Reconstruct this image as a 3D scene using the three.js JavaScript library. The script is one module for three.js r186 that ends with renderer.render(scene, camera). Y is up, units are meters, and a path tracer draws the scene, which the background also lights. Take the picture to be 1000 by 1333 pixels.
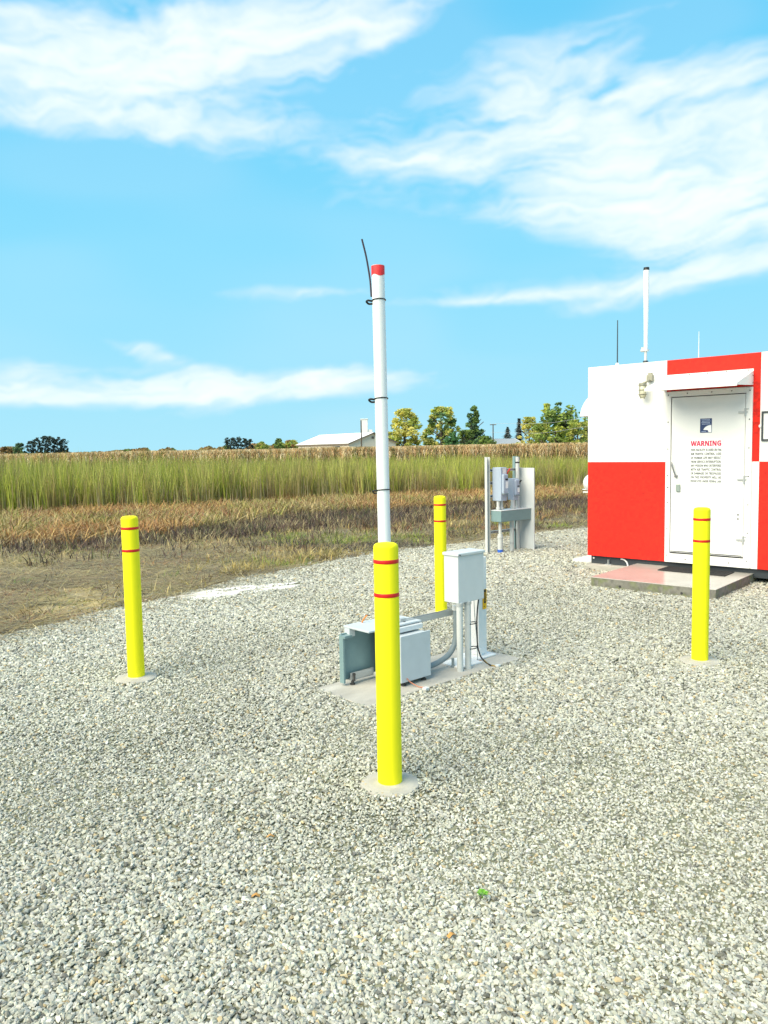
import * as THREE from 'three';
import { mergeGeometries, mergeVertices } from 'three/addons/utils/BufferGeometryUtils.js';
import { RoundedBoxGeometry } from 'three/addons/geometries/RoundedBoxGeometry.js';

// ---------------------------------------------------------------- camera
const scene = new THREE.Scene();
const EYE = 1.7, FOCAL = 1007, HORIZON = 585, ROLL = 0.018;          // photo pixels, 1000 x 1333
const PITCH = Math.atan((666.5 - HORIZON) / FOCAL);
const camera = new THREE.PerspectiveCamera(2 * Math.atan(666.5 / FOCAL) * 180 / Math.PI, 768 / 1024, 0.05, 6000);
camera.position.set(0, EYE, 0);
camera.rotation.order = 'YXZ';
camera.rotation.set(-PITCH, 0, -ROLL);
scene.add(camera);
camera.updateMatrixWorld(true);
const renderer = new THREE.WebGLRenderer({ antialias: true });
renderer.toneMapping = THREE.LinearToneMapping;
const EXPOSURE = 4.3;
renderer.toneMappingExposure = EXPOSURE;
renderer.shadowMap.enabled = true;

// ---------------------------------------------------------------- random numbers and noise
function rng(seed) { let a = seed >>> 0; return () => { a = (a + 0x6D2B79F5) | 0; let t = Math.imul(a ^ (a >>> 15), 1 | a); t = (t + Math.imul(t ^ (t >>> 7), 61 | t)) ^ t; return ((t ^ (t >>> 14)) >>> 0) / 4294967296; }; }
const PERM = (() => { const r = rng(77), p = new Float32Array(65536); for (let i = 0; i < 65536; i++) p[i] = r(); return p; })();
function vnoise(x, y) {
  const xi = Math.floor(x), yi = Math.floor(y); let fx = x - xi, fy = y - yi;
  fx = fx * fx * fx * (fx * (fx * 6 - 15) + 10); fy = fy * fy * fy * (fy * (fy * 6 - 15) + 10);
  const a = (xi & 255), b = ((xi + 1) & 255), c = (yi & 255) << 8, d = ((yi + 1) & 255) << 8;
  const p = PERM[a | c], q = PERM[b | c], r = PERM[a | d], s = PERM[b | d];
  return p + (q - p) * fx + (r - p) * fy + (p - q - r + s) * fx * fy;
}
function fbm(x, y, n) { let s = 0, a = 0.5, t = 0; for (let i = 0; i < n; i++) { s += a * vnoise(x, y); t += a; a *= 0.55; const x2 = x * 1.87 + y * 0.72 + 13.1; y = y * 1.87 - x * 0.72 + 7.7; x = x2; } return s / t; }
const smooth = (a, b, x) => { const t = Math.min(1, Math.max(0, (x - a) / (b - a))); return t * t * (3 - 2 * t); };
const lin = (c) => (c /= 255) <= 0.04045 ? c / 12.92 : ((c + 0.055) / 1.055) ** 2.4;

// ---------------------------------------------------------------- pixels to directions and points
function ray(u, v) { return new THREE.Vector3((u - 500) / FOCAL, -(v - 666.5) / FOCAL, -1).transformDirection(camera.matrixWorld); }
function G(u, v, y = 0) { const d = ray(u, v); return d.multiplyScalar((y - EYE) / d.y).add(new THREE.Vector3(0, EYE, 0)); }
function far(u, v, D) { const d = ray(u, v), k = D / Math.hypot(d.x, d.z); return new THREE.Vector3(d.x * k, EYE + d.y * k, d.z * k); }

// ---------------------------------------------------------------- sky: blue air and thin streaked clouds
{
  const W = 2560, Hh = 1280, data = new Float32Array(W * Hh * 4);
  const DEG = 180 / Math.PI, blobs = [];
  const inPhoto = (u, v, rx, ry, tilt, amp) => {
    const d = ray(u, v), k = DEG / FOCAL * (d.x * d.x * 0 + 1) * 0.92;
    blobs.push([Math.atan2(d.x, -d.z) * DEG, Math.asin(d.y) * DEG, rx * k, ry * k, tilt / DEG, amp]);
  };
  for (const b of [
    [90, 85, 250, 62, 6, 1.05], [330, 62, 210, 55, 17, 0.9], [460, 48, 100, 34, 28, 0.66], [240, 165, 240, 17, 3, 0.42], [0, 30, 170, 60, 0, 0.55], [390, 5, 160, 22, 5, 0.4],
    [780, 160, 190, 58, -3, 1.0], [690, 105, 95, 36, 12, 0.85], [930, 205, 170, 80, -3, 1.0], [560, 208, 190, 26, -4, 0.55], [790, 285, 190, 34, -8, 0.62], [985, 118, 80, 36, 10, 0.7], [850, 325, 70, 16, 0, 0.5], [1010, 260, 120, 60, 0, 0.7],
    [660, 389, 190, 8, 1, 0.62], [900, 362, 150, 20, 9, 0.75], [420, 378, 130, 9, 0, 0.3], [760, 380, 120, 9, 4, 0.5],
    [110, 517, 240, 14, 0, 0.8], [390, 508, 120, 22, 6, 0.95], [185, 455, 65, 15, -12, 0.5], [20, 488, 90, 22, 0, 0.6], [270, 495, 110, 18, 0, 0.55],
    [870, 6, 110, 6, 3, 0.35], [200, 502, 330, 24, 0, 0.34], [480, 382, 330, 16, 1, 0.25], [450, 170, 200, 30, 8, 0.16], [640, 255, 260, 40, -4, 0.2], [230, 140, 300, 40, 5, 0.22], [930, 310, 160, 50, 8, 0.3], [310, 270, 270, 45, 3, 0.2], [560, 505, 130, 28, 10, 0.14], [150, 545, 260, 12, 0, 0.2]]) inPhoto(...b);
  const r = rng(5);
  for (let i = 0; i < 150; i++) {                       // the same kind of sky all round
    const az = r() * 360 - 180, el = 4 + 80 * r() ** 1.3, rx = 5 + 14 * r(), ry = 1.2 + 4.5 * r();
    const amp = 0.4 + 0.6 * r(), t = (r() - 0.4) * 0.3;
    if (Math.abs(az) < 29 + rx * 0.8 && el < 34 + ry) continue;
    blobs.push([az, el, rx, ry, t, amp]);
  }
  const stops = [[0, 172, 234, 253], [6, 156, 229, 255], [14, 132, 222, 255], [24, 108, 211, 253], [34, 86, 198, 247], [60, 62, 168, 235], [90, 54, 155, 228]].map(([e, a, b, c]) => [e, lin(a), lin(b), lin(c)]);
  const CLOUD = 1.2;
  // slow bending of the streaks, kept on a coarse grid
  const GW = 720, GH = 180, warp = new Float32Array(GW * GH * 4);
  for (let j = 0; j < GH; j++) for (let i = 0; i < GW; i++) {
    const az = i / GW * 360 - 180, el = j / (GH - 1) * 90, o = (j * GW + i) * 4;
    warp[o] = (fbm(az * 0.10 + 3, el * 0.22, 3) - 0.5) * 5.0; warp[o + 1] = (fbm(az * 0.10 + 40, el * 0.22 + 9, 3) - 0.5) * 2.6;
    warp[o + 2] = (fbm(az * 0.6 + 70, el * 1.1, 2) - 0.5) * 1.3; warp[o + 3] = (fbm(az * 0.6 + 11, el * 1.1 + 5, 2) - 0.5) * 0.9;
  }
  const W4 = [0, 0, 0, 0];
  const getWarp = (az, el) => {
    const x = (az + 180) / 360 * GW, y = el / 90 * (GH - 1), xi = Math.floor(x), yi = Math.min(GH - 2, Math.floor(y)), fx = x - xi, fy = y - yi;
    const a = (yi * GW + (xi % GW)) * 4, b = (yi * GW + ((xi + 1) % GW)) * 4, c = a + GW * 4, d = b + GW * 4;
    for (let k = 0; k < 4; k++) W4[k] = (warp[a + k] * (1 - fx) + warp[b + k] * fx) * (1 - fy) + (warp[c + k] * (1 - fx) + warp[d + k] * fx) * fy;
  };
  for (let j = 0; j < Hh; j++) {
    const el = ((j + 0.5) / Hh - 0.5) * 180;
    const e = Math.max(0, el);
    let k = 0; while (k < stops.length - 2 && stops[k + 1][0] < e) k++;
    const t = Math.min(1, (e - stops[k][0]) / (stops[k + 1][0] - stops[k][0]));
    const base = [1, 2, 3].map((c) => stops[k][c] + (stops[k + 1][c] - stops[k][c]) * t);
    const sx = Math.max(0.3, Math.cos(e / DEG));
    const row = blobs.filter((b) => Math.abs(el - b[1]) < 2.4 * (b[3] + Math.abs(Math.sin(b[4])) * b[2]) + 2);
    for (let i = 0; i < W; i++) {
      const o = (j * W + i) * 4;
      let cov = 0;
      if (el > 0) {
        const lon = ((i + 0.5) / W - 0.5) * 360;        // atan2(z, x)
        let az = lon + 90; if (az > 180) az -= 360;     // 0 ahead, positive to the right
        getWarp(az, el);
        const wx = W4[0], wy = W4[1], fx = W4[2], fy = W4[3];
        let m = 0;
        for (const b of row) {
          let da = az - b[0]; if (da > 180) da -= 360; if (da < -180) da += 360;
          da = da * sx; if (Math.abs(da) > 2.4 * b[2] + 4) continue;
          da += wx * 0.7 + fx; const de = el - b[1] + wy * Math.min(0.8, b[3] / 2.5) + fy * Math.min(0.8, b[3]);
          const c = Math.cos(b[4]), s = Math.sin(b[4]);
          const p = (da * c + de * s) / b[2]; let q = (-da * s + de * c) / b[3];
          if (q < 0) q *= 1.25;                          // flatter, crisper undersides
          const d2 = p * p + q * q;
          if (d2 < 5) m = 1 - (1 - m) * (1 - Math.min(1, b[5]) * Math.exp(-d2 * 0.95));
        }
        if (m > 0.012) {
          const a2 = az + wx * 1.6 + fx, e2 = el + wy * 1.2 + fy - az * 0.08;
          const big = fbm(a2 * 0.13, e2 * 0.36, 3), streak = fbm(a2 * 0.24 + 30, e2 * 1.5 + 4, 4), fine = fbm(a2 * 0.8 + 9, e2 * 3.6, 3);
          const n = big * 0.42 + streak * 0.40 + fine * 0.18;
          const depth = m * 1.2 + (n - 0.5) * 2.25 * Math.min(1, m * 1.6) - 0.10;
          cov = depth > 0 ? 0.93 * (1 - Math.exp(-depth * depth * 0.95 / (0.45 + depth * 0.35))) : 0;
        }
        cov = Math.max(cov, 0.04 + 0.07 * smooth(0.4, 0.75, fbm(az * 0.06 + 2, el * 0.2, 2)));
      }
      const cl = CLOUD * cov * cov + 1.0 * cov * (1 - cov);            // thin veils are dimmer than thick cloud
      data[o] = (base[0] * (1 - cov) + cl) / EXPOSURE;
      data[o + 1] = (base[1] * (1 - cov) + cl) / EXPOSURE;
      data[o + 2] = (base[2] * (1 - cov) + cl * 1.01) / EXPOSURE;
      data[o + 3] = 1;
    }
  }
  const sky = new THREE.DataTexture(data, W, Hh, THREE.RGBAFormat, THREE.FloatType);
  sky.mapping = THREE.EquirectangularReflectionMapping;
  sky.magFilter = THREE.LinearFilter; sky.needsUpdate = true;
  scene.background = sky; scene.environment = sky;
}
// veiled sun, behind the camera and to its left
const sun = new THREE.DirectionalLight(new THREE.Color(1.0, 0.88, 0.66), 1.5);
sun.position.set(-33, 42, 27);
sun.castShadow = true; sun.shadow.radius = 110; sun.shadow.mapSize.set(2048, 2048);
Object.assign(sun.shadow.camera, { left: -40, right: 40, top: 40, bottom: -40, near: 1, far: 160 });
scene.add(sun, sun.target);

// ---------------------------------------------------------------- building helpers
const taken = new Map();
function numbered(name) { const n = taken.get(name) ?? -1; taken.set(name, n + 1); return n < 0 ? name : `${name}_${String(n + 1).padStart(3, '0')}`; }
function add(name, geo, mat, parent) {
  const m = new THREE.Mesh(geo, mat); m.name = parent === scene ? numbered(name) : name; m.castShadow = m.receiveShadow = true; parent.add(m); return m;
}
function thing(name, label, category, pos = [0, 0, 0], turn = 0, group) {
  const g = new THREE.Group(); g.name = numbered(name); g.position.set(...pos); g.rotation.y = turn; g.userData = { label, category };
  if (group) g.userData.group = group; scene.add(g); return g;
}
function single(name, geo, mat, label, category, extra = {}) { const m = add(name, geo, mat, scene); m.userData = { label, category, ...extra }; return m; }
function stuff(name, geo, mat, list, label, category) {    // list of {m: Matrix4, c: Color}
  const im = new THREE.InstancedMesh(geo, mat, list.length); im.name = numbered(name);
  for (let i = 0; i < list.length; i++) { im.setMatrixAt(i, list[i].m); if (list[i].c) im.setColorAt(i, list[i].c); }
  im.castShadow = im.receiveShadow = true; im.userData = { label, category, kind: 'stuff' }; scene.add(im); return im;
}
const TV = new THREE.Vector3(), TS = new THREE.Vector3(), TQ = new THREE.Quaternion(), TE = new THREE.Euler(0, 0, 0, 'YXZ');
const M4 = (x, y, z, ry = 0, sx = 1, sy = sx, sz = sx, rx = 0, rz = 0) => new THREE.Matrix4().compose(TV.set(x, y, z), TQ.setFromEuler(TE.set(rx, ry, rz, 'YXZ')), TS.set(sx, sy, sz));
const box = (x0, x1, y0, y1, z0, z1) => new THREE.BoxGeometry(x1 - x0, y1 - y0, z1 - z0).translate((x0 + x1) / 2, (y0 + y1) / 2, (z0 + z1) / 2);
const rbox = (x0, x1, y0, y1, z0, z1, r = 0.006, s = 2) => new RoundedBoxGeometry(x1 - x0, y1 - y0, z1 - z0, s, r).translate((x0 + x1) / 2, (y0 + y1) / 2, (z0 + z1) / 2);
const cyl = (r0, r1, h, x = 0, y = 0, z = 0, n = 24) => new THREE.CylinderGeometry(r1, r0, h, n).translate(x, y + h / 2, z);
const disc = (r, t, x, y, z, axis = 'z', n = 12) => { const g = new THREE.CylinderGeometry(r, r, t, n); if (axis === 'z') g.rotateX(Math.PI / 2); if (axis === 'x') g.rotateZ(Math.PI / 2); return g.translate(x, y, z); };
const tube = (pts, r, seg = 40, rad = 10) => new THREE.TubeGeometry(new THREE.CatmullRomCurve3(pts.map((p) => new THREE.Vector3(...p)), false, 'catmullrom', 0.4), seg, r, rad);
const lathe = (pts, n = 36) => new THREE.LatheGeometry(pts.map((p) => new THREE.Vector2(...p)), n);
const join = (...g) => mergeGeometries(g.map((q) => q.index ? q.toNonIndexed() : q).map((q) => { for (const k of Object.keys(q.attributes)) if (!['position', 'normal', 'uv'].includes(k)) q.deleteAttribute(k); return q; }));
const fromTris = (pos, col) => { const g = new THREE.BufferGeometry(); g.setAttribute('position', new THREE.Float32BufferAttribute(pos, 3)); if (col) g.setAttribute('color', new THREE.Float32BufferAttribute(col, 3)); g.computeVertexNormals(); return g; };
const rgb = (r, g, b) => new THREE.Color().setRGB(r, g, b);

// ---------------------------------------------------------------- textures and materials
function noiseTex(size, fn, srgb = false) {
  const d = new Uint8Array(size * size * 4);
  for (let j = 0; j < size; j++) for (let i = 0; i < size; i++) { const v = fn(i / size, j / size), o = (j * size + i) * 4; for (let k = 0; k < 3; k++) d[o + k] = Math.max(0, Math.min(255, (Array.isArray(v) ? v[k] : v) * 255)); d[o + 3] = 255; }
  const t = new THREE.DataTexture(d, size, size); t.wrapS = t.wrapT = THREE.RepeatWrapping; t.magFilter = THREE.LinearFilter; t.minFilter = THREE.LinearMipmapLinearFilter; if (srgb) t.colorSpace = THREE.SRGBColorSpace; t.needsUpdate = true; return t;
}
// noise that repeats over 0..1
function tile(u, v, f, n) { const b = (x, y) => fbm(x * f, y * f, n); const a = smooth(0, 1, u), c = smooth(0, 1, v); return (b(u, v) * (1 - a) + b(u + 1 - 2 + 9, v) * a) * (1 - c) + (b(u, v + 8) * (1 - a) + b(u + 8, v + 8) * a) * c; }
const toSrgb = (x) => x <= 0.0031308 ? x * 12.92 : 1.055 * x ** (1 / 2.4) - 0.055;
const grainBump = noiseTex(256, (u, v) => 0.5 * PERM[((u * 256) | 0) + (((v * 256) | 0) << 8)] + 0.5 * tile(u, v, 40, 3));
const mottle = (r, g, b, amp, f = 6) => noiseTex(256, (u, v) => { const n = 1 + amp * 2 * (tile(u, v, f, 5) - 0.5) + amp * 0.5 * (PERM[((u * 256) | 0) + (((v * 256) | 0) << 8)] - 0.5); return [toSrgb(r * n), toSrgb(g * n), toSrgb(b * n)]; }, true);
const std = (o) => new THREE.MeshStandardMaterial({ roughness: 0.6, ...o });
const MAT = {
  yellow: std({ color: rgb(0.93, 0.85, 0.0), roughness: 0.75 }),
  redTape: std({ color: rgb(0.62, 0.012, 0.008), roughness: 0.4 }),
  concrete: std({ map: mottle(0.42, 0.405, 0.36, 0.3), bumpMap: grainBump, bumpScale: 0.0015, roughness: 0.9 }),
  // darker concrete with green and grey mottling, for the sides of the step
  mottled: std({ map: noiseTex(256, (u, v) => { const n = 0.5 + 1.0 * tile(u, v, 22, 6), a = smooth(0.36, 0.66, tile(u + 3, v + 5, 7, 5)); return [toSrgb((0.185 - 0.015 * a) * n), toSrgb((0.18 + 0.01 * a) * n), toSrgb((0.155 - 0.06 * a) * n)]; }, true), bumpMap: grainBump, bumpScale: 0.002, roughness: 0.7 }),
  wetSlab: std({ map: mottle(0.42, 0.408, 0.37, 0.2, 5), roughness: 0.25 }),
  white: std({ map: mottle(0.80, 0.80, 0.79, 0.05, 4), roughness: 0.5 }),
  wallWhite: std({ map: mottle(0.84, 0.84, 0.83, 0.05, 5), bumpMap: grainBump, bumpScale: 0.0006, roughness: 0.55 }),
  wallRed: std({ map: mottle(0.70, 0.013, 0.003, 0.6, 26), bumpMap: grainBump, bumpScale: 0.0012, roughness: 0.8 }),
  doorWhite: std({ map: mottle(0.82, 0.82, 0.81, 0.04, 4), roughness: 0.42 }),
  paleGrey: std({ map: mottle(0.62, 0.65, 0.66, 0.06, 5), roughness: 0.45 }),
  cabinetGrey: std({ map: mottle(0.52, 0.57, 0.60, 0.08, 5), roughness: 0.45 }),
  tealGrey: std({ map: mottle(0.19, 0.29, 0.30, 0.16, 6), roughness: 0.5 }),
  galvanized: std({ map: mottle(0.48, 0.50, 0.50, 0.22, 22), roughness: 0.42, metalness: 0.35 }),
  conduit: std({ color: rgb(0.22, 0.27, 0.29), roughness: 0.55 }),
  paleConduit: std({ map: mottle(0.56, 0.58, 0.57, 0.1, 8), roughness: 0.5 }),
  steelDark: std({ map: mottle(0.035, 0.045, 0.055, 0.4, 8), roughness: 0.5 }),
  black: std({ color: rgb(0.012, 0.012, 0.014), roughness: 0.5 }),
  rubber: std({ color: rgb(0.02, 0.02, 0.022), roughness: 0.85, bumpMap: grainBump, bumpScale: 0.004 }),
  bolt: std({ color: rgb(0.25, 0.25, 0.25), roughness: 0.4, metalness: 0.7 }),
  darkBolt: std({ color: rgb(0.06, 0.06, 0.06), roughness: 0.5, metalness: 0.4 }),
  orange: std({ color: rgb(0.75, 0.22, 0.02), roughness: 0.6 }),
  whitePlastic: std({ color: rgb(0.82, 0.82, 0.82), roughness: 0.4 }),
  bluePlastic: std({ color: rgb(0.03, 0.13, 0.6), roughness: 0.4 }),
  redPaint: std({ map: mottle(0.72, 0.03, 0.035, 0.3, 9), roughness: 0.6 }),
  redHandle: std({ color: rgb(0.5, 0.04, 0.02), roughness: 0.45 }),
  lampGlass: new THREE.MeshPhysicalMaterial({ color: rgb(0.8, 0.78, 0.62), roughness: 0.35, transmission: 0.35, thickness: 0 }),
  brass: std({ color: rgb(0.33, 0.32, 0.25), roughness: 0.5, metalness: 0.3 }),
};
function painted(w, h, px, draw, extra = {}) {
  const c = document.createElement('canvas'); c.width = px; c.height = Math.round(px * h / w);
  draw(c.getContext('2d'), c.width, c.height);
  const t = new THREE.CanvasTexture(c); t.colorSpace = THREE.SRGBColorSpace; return std({ map: t, roughness: 0.5, ...extra });
}

// ================================================================ GROUND
const lerpAt = (pts) => (x) => { let k = 0; while (k < pts.length - 2 && pts[k + 1][0] < x) k++; const [x0, y0] = pts[k], [x1, y1] = pts[k + 1]; return y0 + (y1 - y0) * (x - x0) / (x1 - x0); };
const gravelEdgeZ = lerpAt([[-30, 6], [-12, -2.6], [-6, -5.8], [-3.6, -7.1], [-3.1, -8.0], [-2.6, -8.8], [-2.0, -10.0], [-1.1, -11.1], [0, -12.5], [1.4, -13.6], [3.7, -15.4], [6, -16.6], [12, -19.5], [40, -33]]);
const greenZ = lerpAt([[-60, -2], [-10.5, -21.0], [-6.7, -22.6], [-2.4, -25.2], [6.9, -29], [60, -50]]);
const orangeZ = lerpAt([[-60, 10], [-6.9, -13.9], [-4.7, -15.8], [-2.0, -19.9], [5.4, -23.2], [60, -44]]);
const darkZ = lerpAt([[-60, 12], [-6.4, -12.9], [-4.2, -13.9], [-1.5, -15.4], [4.6, -19.4], [60, -41]]);
const wob = (x, z, s, a) => (fbm(x / s + 50, z / s + 20, 3) - 0.5) * 2 * a;
{
  const soilMap = noiseTex(512, (u, v) => { const n = 0.7 + 0.6 * tile(u, v, 14, 6); return [toSrgb(0.17 * n), toSrgb(0.14 * n), toSrgb(0.075 * n)]; }, true); soilMap.repeat.set(1500, 1500);
  const g = new THREE.PlaneGeometry(9000, 9000).rotateX(-Math.PI / 2);
  const m = add('ground', g, std({ map: soilMap, roughness: 0.95 }), scene); m.userData = { kind: 'structure', label: 'flat brown farmland soil reaching to the horizon', category: 'ground' };
  // the mown and bare field margin, with its soil as it changes from place to place
  const X0 = -34, X1 = 34, Z0 = -62, Z1 = 4, S = 1024, d = new Uint8Array(S * S * 4);
  for (let j = 0; j < S; j++) for (let i = 0; i < S; i++) {
    const x = X0 + (X1 - X0) * (i + 0.5) / S, z = Z1 + (Z0 - Z1) * (j + 0.5) / S;
    const n = fbm(x * 1.3, z * 1.3, 5), f = fbm(x * 6, z * 6, 3), w = wob(x, z, 2.5, 1.2);
    let c = [0.52, 0.42, 0.21];                                                   // dry tan soil with straw
    const mix = (t, k) => { c = c.map((a, q) => a + (t[q] - a) * k); };
    mix([0.72, 0.65, 0.47], smooth(0.46, 0.62, n)); mix([0.34, 0.19, 0.085], smooth(0.5, 0.62, fbm(x * 0.8 + 12, z * 1.5 + 7, 4)) * 0.85);                                   // pale bare patches
    mix([0.20, 0.16, 0.06], smooth(0.48, 0.6, fbm(x * 0.9 + 30, z * 1.8, 4)) * 0.65);  // litter
    mix([0.10, 0.075, 0.05], smooth(0.6, -0.8, z - darkZ(x) - w) );                  // dark damp weeds
    mix([0.16, 0.10, 0.05], smooth(0.6, -0.8, z - orangeZ(x) - w));
    mix([0.06, 0.07, 0.025], smooth(0.6, -0.8, z - greenZ(x)));
    const dp = smooth(1.1, 0.2, Math.hypot((x + 0.35) / 1.9, (z + 13.4) / 0.9) + w * 0.25); mix([0.07, 0.06, 0.045], dp * 0.8);
    const k = (0.75 + 0.5 * f), o = (j * S + i) * 4;
    for (let q = 0; q < 3; q++) d[o + q] = 255 * toSrgb(c[q] * k); d[o + 3] = 255;
  }
  const t = new THREE.DataTexture(d, S, S); t.colorSpace = THREE.SRGBColorSpace; t.magFilter = THREE.LinearFilter; t.needsUpdate = true;
  // near margin as a gently uneven sheet
  const seg = 200, fg = new THREE.PlaneGeometry(X1 - X0, Z1 - Z0, seg, seg).rotateX(-Math.PI / 2).translate((X0 + X1) / 2, 0, (Z0 + Z1) / 2);
  const p = fg.attributes.position;
  for (let i = 0; i < p.count; i++) { const x = p.getX(i), z = p.getZ(i); p.setY(i, 0.006 + 0.035 * Math.max(0, fbm(x * 0.8, z * 0.8, 3) - 0.35) * smooth(0.3, -1.5, z - gravelEdgeZ(x))); }
  fg.computeVertexNormals();
  const uv = fg.attributes.uv; for (let i = 0; i < p.count; i++) uv.setXY(i, (p.getX(i) - X0) / (X1 - X0), (Z1 - p.getZ(i)) / (Z1 - Z0));
  const fm = add('field_margin', fg, std({ map: t, roughness: 0.95 }), scene); fm.userData = { kind: 'structure', label: 'bare tan soil and cut weeds between gravel and standing grass', category: 'soil' };
}
// gravel yard: fines below, loose stones on top
const gravelMap = noiseTex(1024, (u, v) => { const n = 0.55 + 0.9 * tile(u, v, 150, 2) * (0.7 + 0.6 * tile(u, v, 10, 4)); return [toSrgb(0.19 * n), toSrgb(0.195 * n), toSrgb(0.13 * n)]; }, true);
{
  const pts = [], n = 260;
  for (let i = 0; i <= n; i++) { const x = -20 + 46 * i / n; pts.push([x, gravelEdgeZ(x) + wob(x, 3, 0.8, 0.22)]); }
  const sh = new THREE.Shape(); sh.moveTo(-20, -9); sh.lineTo(26, -9);
  for (let i = n; i >= 0; i--) sh.lineTo(pts[i][0], -pts[i][1]);
  const g = new THREE.ShapeGeometry(sh).rotateX(-Math.PI / 2).translate(0, 0.026, 0);
  const p = g.attributes.position, uv = g.attributes.uv; for (let i = 0; i < p.count; i++) uv.setXY(i, p.getX(i) / 2.2, p.getZ(i) / 2.2);
  const m = add('gravel_yard', g, std({ map: gravelMap, bumpMap: gravelMap, bumpScale: 0.01, roughness: 0.95 }), scene); m.userData = { kind: 'structure', label: 'grey crushed stone yard around the posts and cabinets', category: 'gravel' };
}
const GY = 0.026;
{
  const r = rng(21), variants = [];
  for (let k = 0; k < 6; k++) {
    let g = mergeVertices(new THREE.IcosahedronGeometry(1, 0).deleteAttribute('normal').deleteAttribute('uv'), 1e-3);
    const p = g.attributes.position;
    for (let i = 0; i < p.count; i++) { const s = 0.55 + 0.85 * r(); p.setXYZ(i, p.getX(i) * s * 1.25, p.getY(i) * s * (0.55 + 0.12 * (k % 3)), p.getZ(i) * s * (0.75 + 0.25 * (k % 2))); }
    g = g.toNonIndexed(); g.computeVertexNormals(); variants.push(g);
  }
  const lists = variants.map(() => []), PATCH = G(312, 772), PAD = G(488, 916, 0.036);
  const put = (x, z, size) => {
    const ed = z - gravelEdgeZ(x) - wob(x, 3, 0.8, 0.22);
    if (ed < 0 && r() > Math.exp(ed * 3.5) * 0.6) return;
    { const q = PATCH, dx = x - q.x, dz = z - q.z, a = dx * 0.87 - dz * 0.5, b = dx * 0.5 + dz * 0.87; if ((a / 0.85) ** 2 + (b / 0.25) ** 2 < 1 && r() < 0.45 + 0.6 * smooth(0.36, 0.5, fbm(a * 2.2 + 3, b * 9, 3))) return; }
    { const dx = x - PAD.x, dz = z - PAD.z, a = dx * 0.743 - dz * 0.669, b = -dx * 0.669 - dz * 0.743; if (a > -0.07 && a < 1.54 && b > 0.002 && b < 0.548) return; }
    const rough = fbm(x * 0.55 + 8, z * 0.55 + 3, 3), s = size * (0.6 + 0.75 * r() ** 1.7) * (1.06 - 0.26 * smooth(0.45, 0.68, rough));
    const t = r(), tint = fbm(x * 0.35 + 90, z * 0.35, 3) - 0.5;
    let v = t < 0.08 ? 0.12 + 0.08 * r() : t < 0.30 ? 0.25 + 0.10 * r() : t < 0.88 ? 0.36 + 0.14 * r() : 0.52 + 0.14 * r();
    v *= 1 + tint * 0.35;
    const h = r(), c = h < 0.035 ? rgb(v * 1.05, v * 0.85, v * 0.5) : rgb(v, v * (0.995 + 0.02 * r()), v * (0.80 + 0.12 * r()));
    const und = 0.018 * (fbm(x * 1.1, z * 1.1, 2) - 0.5);
    lists[(r() * 6) | 0].push({ m: M4(x, (ed < 0 ? 0.01 : GY) + s * (0.05 + 0.55 * r()) + Math.max(0, und), z, r() * 6.3, s, s, s, (r() - 0.5) * 1.3, (r() - 0.5) * 1.3), c });
  };
  for (let z = -17.5; z < -1.65; z += 0.1) {           // stones a little larger and fewer with distance
    const D = -z, hw = 0.53 * D + 0.75, n = 11800 * (2.5 / D) ** 0.95 * 2 * hw * 0.1, size = 0.0058 + 0.00085 * D;
    for (let i = 0; i < n; i++) put((r() * 2 - 1) * hw + 0.02, z + r() * 0.1, size);
  }
  const sm = std({ color: 0xffffff, roughness: 0.9 });
  console.log('stones', lists.map((l) => l.length).join(' '));
  lists.forEach((l, k) => stuff('gravel_stones', variants[k], sm, l, 'loose pale grey crushed stones covering the yard', 'gravel'));
}
{ // white limestone fines beside the field, a streaked patch
  const c = G(312, 772), sh = new THREE.Shape(), n = 90;
  for (let i = 0; i <= n; i++) {
    const a = i / n * Math.PI * 2, q = 1 + 0.32 * Math.sin(3 * a + 1) * 0.5 + (fbm(Math.cos(a) * 2 + 5, Math.sin(a) * 2 + 5, 4) - 0.5) * 1.1;
    const px = Math.cos(a) * 0.78 * q, pz = Math.sin(a) * 0.27 * q; const t = 0.52;
    const X = px * Math.cos(t) - pz * Math.sin(t), Y = px * Math.sin(t) + pz * Math.cos(t);
    i ? sh.lineTo(X, Y) : sh.moveTo(X, Y);
  }
  const g = new THREE.ShapeGeometry(sh).rotateX(-Math.PI / 2);
  const m = add('limestone_patch', g, std({ map: mottle(0.80, 0.79, 0.76, 0.12, 10), bumpMap: grainBump, bumpScale: 0.003, roughness: 0.9 }), scene);
  m.position.set(c.x, 0.034, c.z); m.userData = { kind: 'structure', label: 'white powdery limestone patch where gravel meets the bare soil', category: 'gravel patch' };
}

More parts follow.
